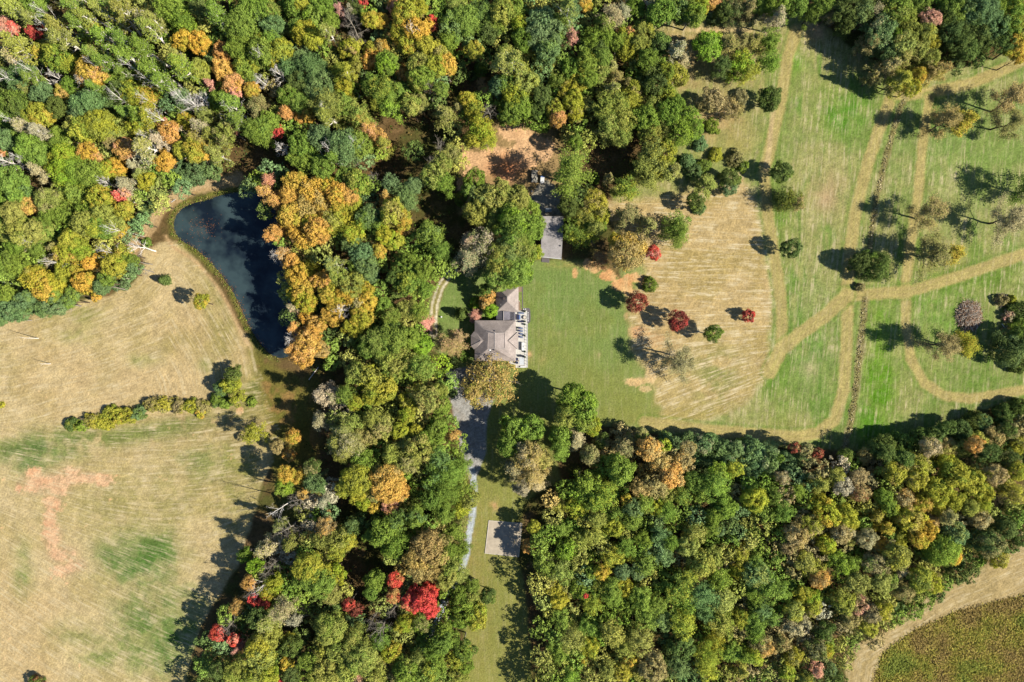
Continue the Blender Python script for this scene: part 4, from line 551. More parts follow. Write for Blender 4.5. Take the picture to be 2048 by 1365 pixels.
def add_tree(x, y, r, k, c, h):
    if h is not None and x > 1480 and y < 860: h *= .7 if k == 'o' else .85
    if x > 1060 and y > 860 and c[0] in 'OCA' and rr.random() < .45: c = rr.choice(['L', 'YL', 'G'])
    GB[0] = 1.2 if x > 1060 and y > 860 else 1.0
    if x >= 1520 and y > 880 and c[0] == 'N' and rr.random() < .4: c = rr.choice(['L', 'YN', 'LY'])
    if k == 'c' and r * S > 2.3: k = 'o'
    if 1080 < x < 1520 and y > 1000 and c[0] in 'NM' and rr.random() < .7: c = rr.choice(['L', 'G', 'LG'])
    if c == 'A': c = 'AY'
    if 520 < x < 760 and 340 < y < 720 and c[0] == 'A' and rr.random() < .45: c = rr.choice(['YA', 'KA', 'CA'])
    if 240 < x < 480 and 300 < y < 460 and c[0] == 'B': h = rr.uniform(4.5, 7)
    if k == 'o' and h is None and c[0] not in 'AOR' and rr.random() < .2: k = 's'
    if h is not None and 980 < x < 1210 and 750 < y < 980: h *= .84
    kd = KN[k]
    rm0 = r * S
    if h is None:
        if k == 'u': h = 1.1 + rm0 * .65
        elif k == 'p': h = 19 + rm0 * .9 + rr.uniform(-1, 2)
        elif k == 'b': h = 15 + rm0 * .9 + rr.uniform(-1, 2)
        elif x < 900: h = 10.5 + rm0 * 1.7 + rr.uniform(-1.5, 2)
        else: h = 8.3 + rm0 * 1.45 + rr.uniform(-1.2, 1.6)
        if 1050 < x < 1170 and y > 950: h *= .8
        if 1300 < x < 1640 and 850 < y < 965 and 'B' in c: h = rr.uniform(5.5, 8)
    zc = h * (.72 if k in 'pbq' else .5 if k == 'u' else .8) if k != 'c' else h * .4
    X, Y = wx(x, zc), wy(y, zc); rm = rm0 * (H - zc) / H
    if kd == 'pole': rc = 4
    elif kd == 'cedar': rc = 4 if rm > 3 else 2
    else: rc = 2 if rm < 2.2 else 4 if rm < 4.7 else 6
    if k == 'p' and rc == 6: rc = 4 if rm < 6 else 6
    tme, cme, hc = rr.choice(ARCH[kd, rc])
    nm, cat, ty = kind_words(k, c, x, y); root = bpy.data.objects.new(nm, None); COL.objects.link(root)
    px_, py_ = X / S + 1024, 682.5 - Y / S
    root.location = (X, Y, ground_z(px_, py_) - .05); a = rr.uniform(0, 6.283); root.empty_display_size = .5
    sr = rm / rc; sh = h / hc; lean = 0.05 if k in 'pb' else .03
    root.rotation_euler = (rr.gauss(0, lean), rr.gauss(0, lean), a)
    west = x < 700
    bark = 'brown' if x > 1480 else 'grey' if k in 'bt' and (y > 720 or x > 700) else 'pale' if (k in 'pbq' or (west and k == 't')) and c[0] != 'N' else 'grey' if k in 'ts' or rr.random() < .4 else 'brown'
    tr = bpy.data.objects.new('trunk', wood(tme, bark)); tr.parent = root; tr.scale = (sr, sr, sh); COL.objects.link(tr)
    if cme:
        cr = bpy.data.objects.new('crown', cme); cr.parent = root; COL.objects.link(cr)
        # keep the crown's own depth near its radius: squash from the top of the stem
        if kd in ('oak', 'soft') : szz = sr * rr.uniform(.9, 1.15); cr.scale = (sr, sr, szz); cr.location = (0, 0, h - hc * szz)
        else: cr.scale = (sr, sr, sh)
        c1 = c[0]; c2 = c[1] if len(c) > 1 else c[0]; cr['leaf_colour'] = [float(v) for v in leaf_rgb(c1, rr)]; cr['turn_colour'] = [float(v) for v in leaf_rgb(c2, rr)]; cr['turn_amount'] = rr.uniform(.3, .5) if len(c) > 1 else 0.0
    wr, d = where(x, y); size = '' if k in 'u' else 'small ' if r < 15 else 'big ' if r > 26 else ''
    col = CN[c[0]] if k not in 'bq' else ''
    lab = f'{size}{col} {ty} {wr}'.strip().replace('  ', ' ')
    if len(c) > 1 and k != 'b' and c[1] != c[0]: lab = f'{size}{col} {ty} tinged {CN[c[1]]} {wr}'
    tagged(root, lab, cat, {'leafy_tree': 'green trees of the woods', 'round_crowned_tree': 'olive and blue green trees of the woods', 'dry_leaved_tree': 'dry leaved trees of the woods', 'feathery_tree': 'feathery pale crowned trees of the woods', 'soft_crowned_tree': 'soft crowned trees of the woods', 'turning_tree': 'yellow turning trees of the woods', 'autumn_tree': 'autumn coloured trees', 'poplar_tree': 'tall poplars with pale stems', 'thinning_tree': 'trees that have dropped part of their leaves', 'leafless_tree': 'leafless trees', 'dead_poplar_tree': 'dead pale poplars standing over the woods', 'cedar_tree': 'conifers', 'shrub': 'shrubs at the edges'}[nm])
    LABELS.setdefault(lab, []).append((root, x, y))
    return root
for bx, by in [(845, 130), (800, 128), (620, 168), (480, 228), (195, 378), (490, 312), (1210, 515), (770, 522), (965, 522), (1050, 585), (880, 698), (1030, 908), (1260, 705), (1100, 800), (390, 540), (315, 815), (30, 545), (1490, 750), (240, 360), (1010, 690), (560, 130), (430, 60), (90, 975), (240, 575), (1060, 800), (700, 620), (640, 110)]:
    x, y = bx / 2.968, by / 2.968; f_ = H / (H - 17.5); TREES.append([1024 + (x - 1024) * f_, 682.5 + (y - 682.5) * f_, rr.uniform(14, 22), 'q', 'W', 24.0 + rr.uniform(-2, 1)])
for bx, by in [(560, 980), (690, 930), (1000, 330), (540, 780), (650, 100), (200, 460)]: x, y = 500 + bx / 2.968, by / 2.968; f_ = H / (H - 17.5); TREES.append([1024 + (x - 1024) * f_, 682.5 + (y - 682.5) * f_, rr.uniform(14, 20), 'q', 'W', 23.0])
for x, y in [(275, 515), (178, 534), (30, 552), (28, 568), (290, 475), (590, 1000), (560, 1140)]: f_ = H / (H - 16.5); TREES.append([1024 + (x - 1024) * f_, 682.5 + (y - 682.5) * f_, rr.uniform(13, 18), 'q', 'W', 22.0])
for q in list(TREES): add_tree(*q)
# alike trees of one spot: told apart by their order from left to right
SM, t, b = nodes_of('stalks'); at = N(t, 'ShaderNodeAttribute', attribute_name='albedo'); t.links.new(at.outputs['Color'], b.inputs['Base Color']); b.inputs['Roughness'].default_value = 1; b.inputs['Specular IOR Level'].default_value = 0
# trees between the listed ones, too alike to tell apart: one mass
fv = []; ff = []; ft = []; fu = []; fc = []; k0 = 0; fr = np.random.default_rng(8); ws = []
for x, y, r, c in FILL:
    h = (8.5 if x < 900 else 7) + r * S * 1.0 + fr.uniform(-1.5, 1.5); h = h * .55 if x > 1200 and y < 930 and y > 800 else h; zc = h * .8; X, Y = wx(x, zc), wy(y, zc); rm = r * S * (H - zc) / H; n = 1400
    p, nn, s_, ti, tu = round_crown(rm, rm, 15, 120, n, .22, fr, .15); p += [X, Y, h - rm * .9]; V, F = leaves(p, nn, s_, fr); fv.append(V); ff.append(F + k0); k0 += len(V); a_ = leaf_rgb(c, rr)
    fc.append(np.repeat(np.concatenate([a_ * .95 * (0.6 + .85 * ti[:, None]), np.ones((n, 1))], 1), 4, 0)); ws.append(((X, Y, 0), (X, Y, h - rm), .22, .1, 5))
o = mesh_np('understorey_trees', np.concatenate(fv), np.concatenate(ff), SM, False, {'albedo': ('FLOAT_COLOR', np.concatenate(fc))}); tagged(o, 'lesser trees filling the gaps between the tall crowns', kind='stuff')
V, F = tubes(ws); tagged(mesh_np('understorey_stems', V, F, BARK['brown']), 'stems of the lesser trees', kind='stuff'); print('FILL', len(FILL), 'TREES', len(TREES))
ORD = ['leftmost', 'second from left', 'third from left', 'fourth from left', 'fifth from left', 'sixth from left', 'seventh from left', 'eighth from left']
for lab, v in LABELS.items():
    if len(v) < 2: continue
    v.sort(key=lambda q: q[1])
    if len(v) == 2: ws = ['leftmost', 'rightmost']
    else: ws = ORD[:len(v)] + [None] * 20
    for (o, x, y), w_ in zip(v, ws):
        if w_: o['label'] = f'{lab}, {w_}' if len(v) > 1 else lab
for o in COL.objects:
    l = o.get('label')
    if l and len(l.split()) > 16: l = l.replace('big ', '').replace('small ', '').replace(' the ', ' ', 1); o['label'] = l
    if l and len(l.split()) > 16: o['label'] = l.replace(' far ', ' ').replace(' just ', ' ').replace(' crowned', '')
# grass tufts, reeds, weeds and litter: uncountable cover, one object each
def scatter(name, pts, hs, size, cols, per, rng, label=None, spread=.3, flat=.5, gain=1.4, blot=None):
    n = len(pts); p = np.repeat(pts, per, 0); hh = np.repeat(hs, per); p = p + np.stack([rng.normal(0, spread, n * per), rng.normal(0, spread, n * per), rng.uniform(0, 1, n * per) * hh], -1)
    V, F = leaves(p, np.tile([[0, 0, flat]], (n * per, 1)), rng.uniform(.6, 1.3, n * per) * size, rng, .8)
    ci = np.repeat(rng.integers(0, len(cols), n) if blot is None else np.clip((blot * len(cols) + rng.normal(0, .8, n)).astype(int), 0, len(cols) - 1), per); A = np.array([list(alb(c) * gain) + [1] for c in cols])[ci] * np.append(np.ones(3), 1); A[:, :3] *= rng.uniform(.7, 1.25, (len(A), 1))
    o = mesh_np(name, V, F, SM, False, {'albedo': ('FLOAT_COLOR', np.repeat(A, 4, 0))}); tagged(o, label, None, None, 'stuff'); return o
rg = np.random.default_rng(77)
def gridval(A, x, y): return A[np.clip(((y - GY[0]) / STEP).astype(int), 0, SH[0] - 1), np.clip(((x - GX[0]) / STEP).astype(int), 0, SH[1] - 1)]
def rand_in(fn, n, box):
    x = rg.uniform(box[0], box[2], n); y = rg.uniform(box[1], box[3], n); d = fn(x, y); k = d(x, y) if callable(d) else d; return x[k], y[k]
def P3(x, y, z=0.0): return np.stack([(x - 1024) * S, (682.5 - y) * S, np.array([ground_z(a, b_) for a, b_ in zip(x, y)]) + z], -1)
x, y = rand_in(lambda x, y: seg_dist(x, y, WEED, True)[1], 42000, (1740, 1180, 2130, 1440)); scatter('tall_weeds', P3(x, y), rg.uniform(.05, .7, len(x)) * (.25 + .6 * gridval(N2, x, y)), .22, [(122, 130, 58), (132, 134, 58), (142, 136, 60), (156, 142, 66), (150, 132, 72), (142, 120, 70)], 4, rg, 'tall yellowing weeds', .7, 1.2, 2.0, np.clip(gridval(fbm(46, 71), x, y) * 2.2 - .6, 0, .999))
def near(pts, wd): return lambda x, y: seg_dist(x, y, pts, False)[0] < wd * (.5 + rg.random(len(x)))
xs = []; ys = []
for pts, wd in DITCH: x, y = rand_in(near(pts, wd * .6), 9000, (1680, 180, 1830, 910)); xs.append(x); ys.append(y)
x, y = np.concatenate(xs), np.concatenate(ys); scatter('dry_reeds', P3(x, y), rg.uniform(.1, .6, len(x)), .2, [(196, 178, 132), (176, 152, 102), (120, 110, 60), (212, 196, 150)], 4, rg, 'dead grass standing along the ditch', .3)
x, y = rand_in(lambda x, y: (lambda d: (d[0] < 5 + 3 * np.sin(x * .21 + y * .17)) & ~d[1] & (x < 530 + 60 * rg.random(len(x))))(seg_dist(x, y, POND, True)), 32000, (320, 370, 620, 760)); scatter('pond_reeds', P3(x, y), rg.uniform(.1, .7, len(x)), .18, [(132, 142, 54), (110, 128, 54), (160, 146, 90), (120, 112, 66)], 3, rg, 'green reeds round the pond edge', .3)
x, y = rand_in(lambda x, y: (fmask(x, y)), 26000, (-60, -60, 2100, 1425)) if False else (None, None)
def in_any(x, y):
    k = np.zeros(len(x), bool)
    for P in FOREST: k |= seg_dist(x, y, P, True)[1]
    return k & (seg_dist(x, y, POND, True)[0] > 6)
x = rg.uniform(-60, 2110, 17000); y = rg.uniform(-60, 1430, 17000); k = in_any(x, y); x, y = x[k], y[k]
scatter('undergrowth', P3(x, y), rg.uniform(.3, 2.2, len(x)), .3, [(82, 104, 44), (110, 116, 50), (70, 92, 50), (130, 108, 62)], 5, rg, 'low undergrowth beneath the woods', .7)
x, y = rand_in(lambda x, y: (lambda d: (d[1]) & (rg.random(len(x)) < np.exp(-((x - 405) / 26) ** 2 - ((y - 455) / 16) ** 2) * .8 + np.exp(-(d[0] / 7) ** 2) * (y > 480) * .9))(seg_dist(x, y, POND, True)), 16000, (340, 390, 560, 740))
p = P3(x, y); p[:, 2] = -.27; scatter('floating_leaves', p, np.full(len(x), .01), .11, [(176, 112, 62), (150, 96, 54), (120, 90, 60)], 1, rg, 'rusty leaves and weed floating on the pond', .05, 30)
# ------------------------------------------------------------------ buildings, terrace, yard things
def empty(name, loc, rz=0.0, label=None, cat=None, group=None):
    o = bpy.data.objects.new(name, None); COL.objects.link(o); o.location = loc; o.rotation_euler = (0, 0, rz); o.empty_display_size = .4; return tagged(o, label, cat, group)
class MB:
    def __init__(s): s.V = []; s.F = []
    def add(s, V, F): k = len(s.V); s.V += [tuple(map(float, v)) for v in V]; s.F += [tuple(i + k for i in f) for f in F]; return s
    def box(s, c, d, rz=0.0, ry=0.0, rx=0.0):
        M = Matrix.Translation(c) @ Matrix.Rotation(rz, 4, 'Z') @ Matrix.Rotation(ry, 4, 'Y') @ Matrix.Rotation(rx, 4, 'X'); x, y, z = (v / 2 for v in d)
        V = [M @ Vector(v) for v in ((-x, -y, -z), (x, -y, -z), (x, y, -z), (-x, y, -z), (-x, -y, z), (x, -y, z), (x, y, z), (-x, y, z))]
        return s.add(V, [(0, 3, 2, 1), (4, 5, 6, 7), (0, 1, 5, 4), (1, 2, 6, 5), (2, 3, 7, 6), (3, 0, 4, 7)])
    def prism(s, pts, z0, z1):
        n = len(pts); V = [(x, y, z0) for x, y in pts] + [(x, y, z1) for x, y in pts]
        return s.add(V, [tuple(range(n))[::-1], tuple(range(n, 2 * n))] + [(i, (i + 1) % n, n + (i + 1) % n, n + i) for i in range(n)])
    def cyl(s, c, r, h, n=12, r2=None, cap=True):
        r2 = r if r2 is None else r2; V = [(c[0] + r * math.cos(a), c[1] + r * math.sin(a), c[2]) for a in np.arange(n) * 2 * math.pi / n] + [(c[0] + r2 * math.cos(a), c[1] + r2 * math.sin(a), c[2] + h) for a in np.arange(n) * 2 * math.pi / n]
        return s.add(V, ([tuple(range(n))[::-1], tuple(range(n, 2 * n))] if cap else []) + [(i, (i + 1) % n, n + (i + 1) % n, n + i) for i in range(n)])
    def tube(s, p0, p1, r0, r1=None, n=6):
        V, F = tubes([(p0, p1, r0, r0 if r1 is None else r1, n)]); return s.add(V, [tuple(f) for f in F] + [tuple(range(n))[::-1], tuple(range(n, 2 * n))])
    def ball(s, c, r, n=8, m=5, jit=0.0, sq=1.0, rng=random):
        V = []; F = []
        for i in range(1, m):
            for j in range(n): a, b_ = 2 * math.pi * j / n, math.pi * i / m; q = r * (1 + rng.uniform(-jit, jit)); V.append((c[0] + q * math.sin(b_) * math.cos(a), c[1] + q * math.sin(b_) * math.sin(a), c[2] + q * sq * math.cos(b_)))
        V += [(c[0], c[1], c[2] + r * sq), (c[0], c[1], c[2] - r * sq)]; T_ = len(V) - 2
        for i in range(m - 2):
            for j in range(n): F.append((i * n + j, (i + 1) * n + j, (i + 1) * n + (j + 1) % n, i * n + (j + 1) % n))
        for j in range(n): F.append((T_, j, (j + 1) % n)); F.append((T_ + 1, (m - 2) * n + (j + 1) % n, (m - 2) * n + j))
        return s.add(V, F)
    def build(s, name, m, parent=None, label=None):
        o = mesh_np(name, s.V, s.F, m, False, None, parent)
        if label: o['label'] = label
        return o
def shingle(name, rgb):
    m, t, b = nodes_of(name); tc = N(t, 'ShaderNodeTexCoord'); br = N(t, 'ShaderNodeTexBrick', i_Scale=1.0); br.inputs['Brick Width'].default_value = .33; br.inputs['Row Height'].default_value = .2; br.inputs['Mortar Size'].default_value = .012
    a = alb(rgb); br.inputs['Color1'].default_value = tuple(a * .9) + (1,); br.inputs['Color2'].default_value = tuple(a * 1.1) + (1,); br.inputs['Mortar'].default_value = tuple(a * .6) + (1,)
    t.links.new(tc.outputs['Object'], br.inputs['Vector']); n1 = N(t, 'ShaderNodeTexNoise', i_Scale=.35, i_Detail=6.0, i_Roughness=.7); t.links.new(tc.outputs['Object'], n1.inputs['Vector'])
    mr = N(t, 'ShaderNodeMapRange'); [setattr(mr.inputs[i], 'default_value', v) for i, v in ((1, .3), (2, .7), (3, .72), (4, 1.22))]; t.links.new(n1.outputs[0], mr.inputs[0])
    v = N(t, 'ShaderNodeVectorMath', operation='SCALE'); t.links.new(br.outputs[0], v.inputs[0]); t.links.new(mr.outputs[0], v.inputs['Scale']); t.links.new(v.outputs[0], b.inputs['Base Color']); b.inputs['Roughness'].default_value = .95; b.inputs['Specular IOR Level'].default_value = .1; return m
ROOF = shingle('roof_shingle', (192, 176, 166)); ROOF2 = shingle('dark_roof_shingle', (138, 132, 138)); ROOF3 = shingle('shed_shingle', (184, 176, 172))
CREAM = mat('cream_wall', (214, 204, 186), .8, .06, 2); TRIM = mat('white_trim', (238, 234, 226), .5, .04, 2); RIDGE = mat('ridge_cap', (206, 192, 182), .9, .1, 2); GLASS = mat('window_glass', (34, 44, 60), .08, .05, 1, .6)
DARK = mat('dark_metal', (52, 54, 66), .5, .15, 4); NAVY = mat('navy_cushion', (36, 44, 84), .85, .12, 4); WHITE = mat('white_paint', (246, 244, 240), .5, .04, 2); BLUEG = mat('blue_grey_cushion', (128, 140, 168), .85, .1, 4)
STONE = mat('pale_paving', (236, 230, 218), .8, .06, 1.2); SLATE = mat('slate_gravel', (116, 108, 106), .9, .25, 6, bump=.4); MULCH = mat('brown_mulch', (158, 132, 106), .95, .25, 5, bump=.5); CONC = mat('old_concrete', (206, 190, 166), .9, .2, .5, .1)
WOODM = mat('weathered_wood', (176, 160, 138), .85, .2, 3); TYRE = mat('black_rubber', (40, 40, 42), .8, .1, 5); RUST = mat('rusty_metal', (140, 88, 66), .8, .3, 3)
def pw(x, y): return ((x - 1024) * S, (682.5 - y) * S)
house = empty('farmhouse', (pw(990, 682)[0], pw(990, 682)[1], 0), 0, 'large taupe hip roofed house with bay and garage wing beside the white terrace', 'house')
HX, HY = house.location.x, house.location.y
def hp(x, y, z): a, b_ = pw(x, y); k = (H - z) / H; return (a * k - HX, b_ * k - HY, z)     # where a roof corner must stand to be seen at that spot
def hw(pts): return [(hp(x, y, 0)[0], hp(x, y, 0)[1]) for x, y in pts]
E = 4.6
mb = MB(); mb.prism(hw([(953, 645), (1029, 645), (1029, 666), (1033, 666), (1033, 697), (1029, 697), (1029, 718), (953, 718), (953, 699), (945, 691), (945, 673), (953, 663)]), 0, E - .15); mb.build('wall', CREAM, house)
mb = MB(); mb.prism(hw([(995, 577), (1034, 577), (1034, 621), (1028, 623), (1028, 644.8), (995, 644.8)]), 0, 3.2); mb.build('wall', CREAM, house, 'cream wall of the garage wing')
def roof(name, faces, m, parent, label=None, th=.18):
    mb = MB()
    for f in faces:
        n = len(f); top = [hp(*p) for p in f]; mb.add(top, [tuple(range(n))]); 
    o = mb.build(name, m, parent, label); sol = o.modifiers.new('t', 'SOLIDIFY'); sol.thickness = th; sol.offset = -1; return o
TL, TR, BR, BLc = (950, 642, E), (1031, 642, E), (1031, 722, E), (950, 722, E); d1, d2, d3, d4 = (977, 667, 7.3), (1009, 666.5, 7.3), (1009, 697, 7.3), (976, 697, 7.3); r1_, r2_ = (989.6, 667, 7.75), (989.6, 697, 7.75)
rf = roof('roof', [[TL, d1, r1_, d2, TR][::-1], [TR, d2, d3, BR][::-1], [BR, d3, r2_, d4, BLc][::-1], [BLc, d4, d1, TL][::-1], [d1, d4, r2_, r1_], [r1_, r2_, d3, d2]], ROOF, house)
bay = roof('roof', [[(950, 661, E), (941.7, 671.5, E), (962, 682, 6.6)], [(941.7, 671.5, E), (942, 692.5, E), (962, 682, 6.6)], [(942, 692.5, E), (950, 701, E), (962, 682, 6.6)], [(950, 661, E), (962, 682, 6.6), (969, 681.5, 6.62)], [(950, 701, E), (969, 681.5, 6.62), (962, 682, 6.6)]], ROOF, house, 'small pointed roof over the front bay')
gab = roof('roof', [[(1036.4, 663.8, E), (1015, 681.6, 6.95), (1017.5, 681.7, 6.95)], [(1036.4, 663.8, E), (1017.5, 681.7, 6.95), (1036.4, 699.3, E)], [(1036.4, 699.3, E), (1017.5, 681.7, 6.95), (1015, 681.6, 6.95)], [(1036.4, 663.8, E), (1031, 664.6, E + .05), (1013, 681.6, 6.95)], [(1036.4, 699.3, E), (1013, 681.6, 6.95), (1031, 698, E + .05)]], ROOF, house, 'small hip roof facing the terrace')
A1, A2, A3, A4 = (992.5, 574.3, 3.4), (1036.4, 574.3, 3.4), (1036.4, 624, 3.4), (992.5, 624, 3.4); g1, g2 = (1014.5, 594.3, 6.3), (1014.9, 603, 6.3)
grf = roof('roof', [[A1, A2, g1], [A2, A3, g2, g1], [A3, A4, g2], [A4, A1, g1, g2]], ROOF, house, 'hip roof of the garage wing')
lk = roof('roof', [[(992.5, 623.5, 3.35), (1006.8, 622.5, 4.5), (1006.8, 644, 4.5), (992.5, 642.5, 3.35)][::-1], [(1006.8, 622.5, 4.5), (1030.7, 624.5, 3.35), (1030.7, 643, 3.35), (1006.8, 644, 4.5)][::-1]], ROOF2, house, 'darker grey low roof linking house and garage')
def cap(parent, a, b_, r=.1): MB().tube(Vector(hp(*a)) + Vector((0, 0, .04)), Vector(hp(*b_)) + Vector((0, 0, .04)), r, n=5).build('ridge_cap', RIDGE, parent)
for a, b_ in ((TL, d1), (TR, d2), (BR, d3), (BLc, d4), (d1, r1_), (r1_, d2), (r1_, r2_), (d4, r2_), (r2_, d3)): cap(rf, a, b_)
for a, b_ in ((A1, g1), (A2, g1), (A3, g2), (A4, g2), (g1, g2)): cap(grf, a, b_)
for a, b_ in (((950, 661, E), (969, 681.5, 6.62)), ((950, 701, E), (969, 681.5, 6.62)), ((941.7, 671.5, E), (962, 682, 6.6)), ((942, 692.5, E), (962, 682, 6.6))): cap(bay, a, b_, .08)
for a, b_ in (((1036.4, 663.8, E), (1017.5, 681.7, 6.95)), ((1036.4, 699.3, E), (1017.5, 681.7, 6.95))): cap(gab, a, b_, .08)
cap(lk, (1006.8, 623, 4.5), (1006.8, 643.5, 4.5))
MB().tube(hp(989.9, 667.5, 7.6), hp(990, 666.5, 9.6), .1, n=8).build('mast', WHITE, rf)
for x, y, z in ((989, 662, 7.0), (987.6, 700, 7.3)): p = hp(x, y, z); MB().cyl((p[0], p[1], z - .4), .16, .8, 8).cyl((p[0], p[1], z + .4), .26, .12, 8, .1).build('vent_pipe', DARK, rf)
p = hp(979.5, 700.5, 7.1); MB().ball((p[0], p[1], 7.05), .38, 10, 6).build('skylight_dome', WHITE, rf)
p = hp(1008.5, 598, 5.4); MB().box((p[0], p[1], 5.7), (.5, .6, 1.3)).box((p[0], p[1], 6.4), (.65, .75, .1)).build('chimney', mat('dark_brick', (92, 78, 74), .9, .2, 5), grf)
p = hp(1001.2, 609.8, 4.6); MB().tube((p[0], p[1], 4.2), (p[0], p[1], 5.9), .07, n=8).build('vent_pipe', WHITE, grf)
mb = MB()
for i in range(6): p = hp(1021.5 + i * 1.45, 633.5, 3.95 - .07 * i); mb.box(p, (.06, 2.9, .06))
for y in (627, 631, 635, 639): mb.box(hp(1025, y, 3.95), (1.4, .06, .06), ry=.27)
mb.build('dark_bar_grid', DARK, lk)  # grid of thin dark bars over the right slope of the link roof
for y in (626, 690, 709): a = hp(953, y, 2.3) if y > 645 else hp(995, y, 2.2); w_ = MB().box((a[0] - .05, a[1], a[2]), (.08, 1.6, 1.5)).build('window', GLASS, house); MB().box((a[0] - .09, a[1], a[2] - .8), (.16, 1.8, .1)).box((a[0] - .09, a[1], a[2] + .8), (.16, 1.8, .1)).build('frame', TRIM, w_)
for y in (652, 659, 672, 681, 690, 704, 712): a = hp(1029 if (y < 666 or y > 697) else 1033, y, 2.2); w_ = MB().box((a[0] + .05, a[1], a[2]), (.08, 1.2, 2.4)).build('window', GLASS, house); MB().box((a[0] + .08, a[1], a[2] + 1.25), (.14, 1.4, .1)).box((a[0] + .08, a[1], a[2]), (.14, .06, 2.4)).build('frame', TRIM, w_)
a = hp(995, 600, 1.2); MB().box((a[0] - .05, a[1], 1.25), (.08, 4.6, 2.4)).build('garage_door', WHITE, house)
mb = MB()
for q in ([(950, 642), (992, 642)], [(950, 722), (1031, 722)], [(1031, 700), (1031, 722)], [(950, 642), (950, 661)], [(950, 701), (950, 722)]): a, b_ = Vector(hp(*q[0], E - .1)), Vector(hp(*q[1], E - .1)); mb.tube(a, b_, .07, n=5)
mb.build('gutter', TRIM, house)
# terrace
def sheet(name, pts, z0, z1, m, kind='structure'): o = MB().prism([pw(*p) for p in pts], z0, z1).build(name, m); return tagged(o, kind=kind)
sheet('terrace_paving', [(1029, 622), (1054.2, 622), (1054.2, 646.8), (1055.4, 646.8), (1055.4, 735.8), (1031, 735.8), (1031, 729.5), (1018, 728.5), (1018, 722.5), (1029, 722.5)], -.05, .16, STONE)
sheet('slate_bed', [(1045, 616.5), (1058, 616.5), (1060.4, 620), (1061.2, 632), (1060.6, 643), (1057.5, 647.5), (1054.3, 647.5), (1054.3, 621.8), (1045, 621.8)], -.05, .09, SLATE)
sheet('mulch_bed', [(1034.5, 574), (1044, 574), (1044, 621.6), (1034.5, 621.6)], -.05, .07, MULCH); sheet('bed_edging', [(1044, 574), (1046, 574), (1046, 616.3), (1044, 616.3)], -.05, .12, SLATE)
for j, y in enumerate(np.arange(625, 735, 3.6)):
    x0_ = 1031.2
    mb = MB().box((pw((x0_ + 1054) / 2, y)[0], pw(0, y)[1], .168), ((1054 - x0_) * S, .03, .004)); 
    if j % 1 == 0: JV = globals().setdefault('JV', MB()); JV.V, JV.F = (JV.add(mb.V, mb.F).V, JV.F)
for x in np.arange(1034.5, 1054, 3.6): JV.box((pw(x, 0)[0], pw(0, 679)[1], .1685), (.03, 113 * S, .004))
o = JV.build('paving_joints', mat('joint', (196, 188, 176), .9, .1, 3)); tagged(o, kind='structure')
WORDS = ['first', 'second', 'third', 'fourth', 'fifth', 'sixth', 'seventh']
def copy_tree(o, parent=None):
    c = o.copy(); COL.objects.link(c); c.parent = parent
    for ch in o.children: copy_tree(ch, c)
    return c
# stepping blocks
blk = None
for i, (x, y) in enumerate([(1047.4, 618.9), (1051, 618.9), (1056, 626.2), (1056, 630.6), (1056, 634.6), (1056, 638.2), (1056, 642)]):
    if blk is None: blk = MB().box((0, 0, .14), (.36, .36, .22)).box((0, 0, .26), (.3, .3, .03)).build('stepping_block', WHITE); o = blk
    else: o = blk.copy(); COL.objects.link(o)
    a = pw(x, y); o.location = (a[0], a[1], .06); lab = ['left white cube block on the slate strip above the terrace', 'right white cube block on the slate strip above the terrace'][i] if i < 2 else f'{WORDS[i-2]} white cube from the top in the slate strip edging the terrace'
    tagged(o, lab, 'stepping block', 'white cube blocks in the slate bed')
# planters
def planter(x, y, lab, s=.5):
    r = empty('planter', (*pw(x, y), .16), 0, lab, 'planter', 'dark square planters on the terrace')
    MB().box((0, 0, .28), (s, s, .56)).box((0, 0, .57), (s + .06, s + .06, .05)).build('pot', DARK, r)
    rng = np.random.default_rng(int(x * 7 + y)); V, F = leaves(rng.normal(0, .13, (70, 3)) * [1, 1, .8] + [0, 0, .8], np.tile([[0, 0, 1]], (70, 1)), rng.uniform(.06, .11, 70), rng); c = mesh_np('plant', V, F, mat('planter_leaves', (70, 90, 50), .9, .3, 5), parent=r)
    return r
for x, y, lb in [(1049.6, 623.6, 'dark planter at the top right corner of the terrace'), (1049.8, 643.4, 'upper of two close dark planters below the round table'), (1049.4, 649.2, 'lower of two close dark planters below the round table'), (1049.4, 671.4, 'dark planter beside the lowest reclining chair'), (1049.6, 703.5, 'dark planter just below the long white bar'), (1049.8, 714.5, 'dark planter at the right end of the lower dining chairs'), (1032.2, 656.6, 'dark planter against the house wall by the reclining chairs')]: planter(x, y, lb)
# reclining chairs
def recliner():
    r = empty('reclining_chair', (0, 0, 0)); MB().box((.25, 0, .32), (.95, .55, .1)).build('seat', BLUEG, r); MB().box((-.45, 0, .6), (.75, .55, .09), ry=.75).build('backrest', NAVY, r)
    for sx_ in (-.2, .65):
        for sy_ in (-.25, .25): MB().box((sx_, sy_, .14), (.06, .06, .28)).build('leg', DARK, r)
    for sy_ in (-.3, .3): MB().box((.2, sy_, .52), (.8, .07, .05)).build('armrest', DARK, r)
    return r
rc_ = recliner()
for i, (x, y) in enumerate([(1041.3, 657), (1041.3, 662.4), (1041.3, 668.2), (1041.3, 674.4)]):
    o = rc_ if i == 0 else copy_tree(rc_); a = pw(x, y); o.location = (a[0], a[1], .16); o.rotation_euler = (0, 0, -.15); o.scale = (1.05,) * 3; tagged(o, f'{["topmost", "second from top", "third from top", "lowest"][i]} blue grey reclining chair in the terrace row', 'reclining chair', 'reclining chairs on the terrace')
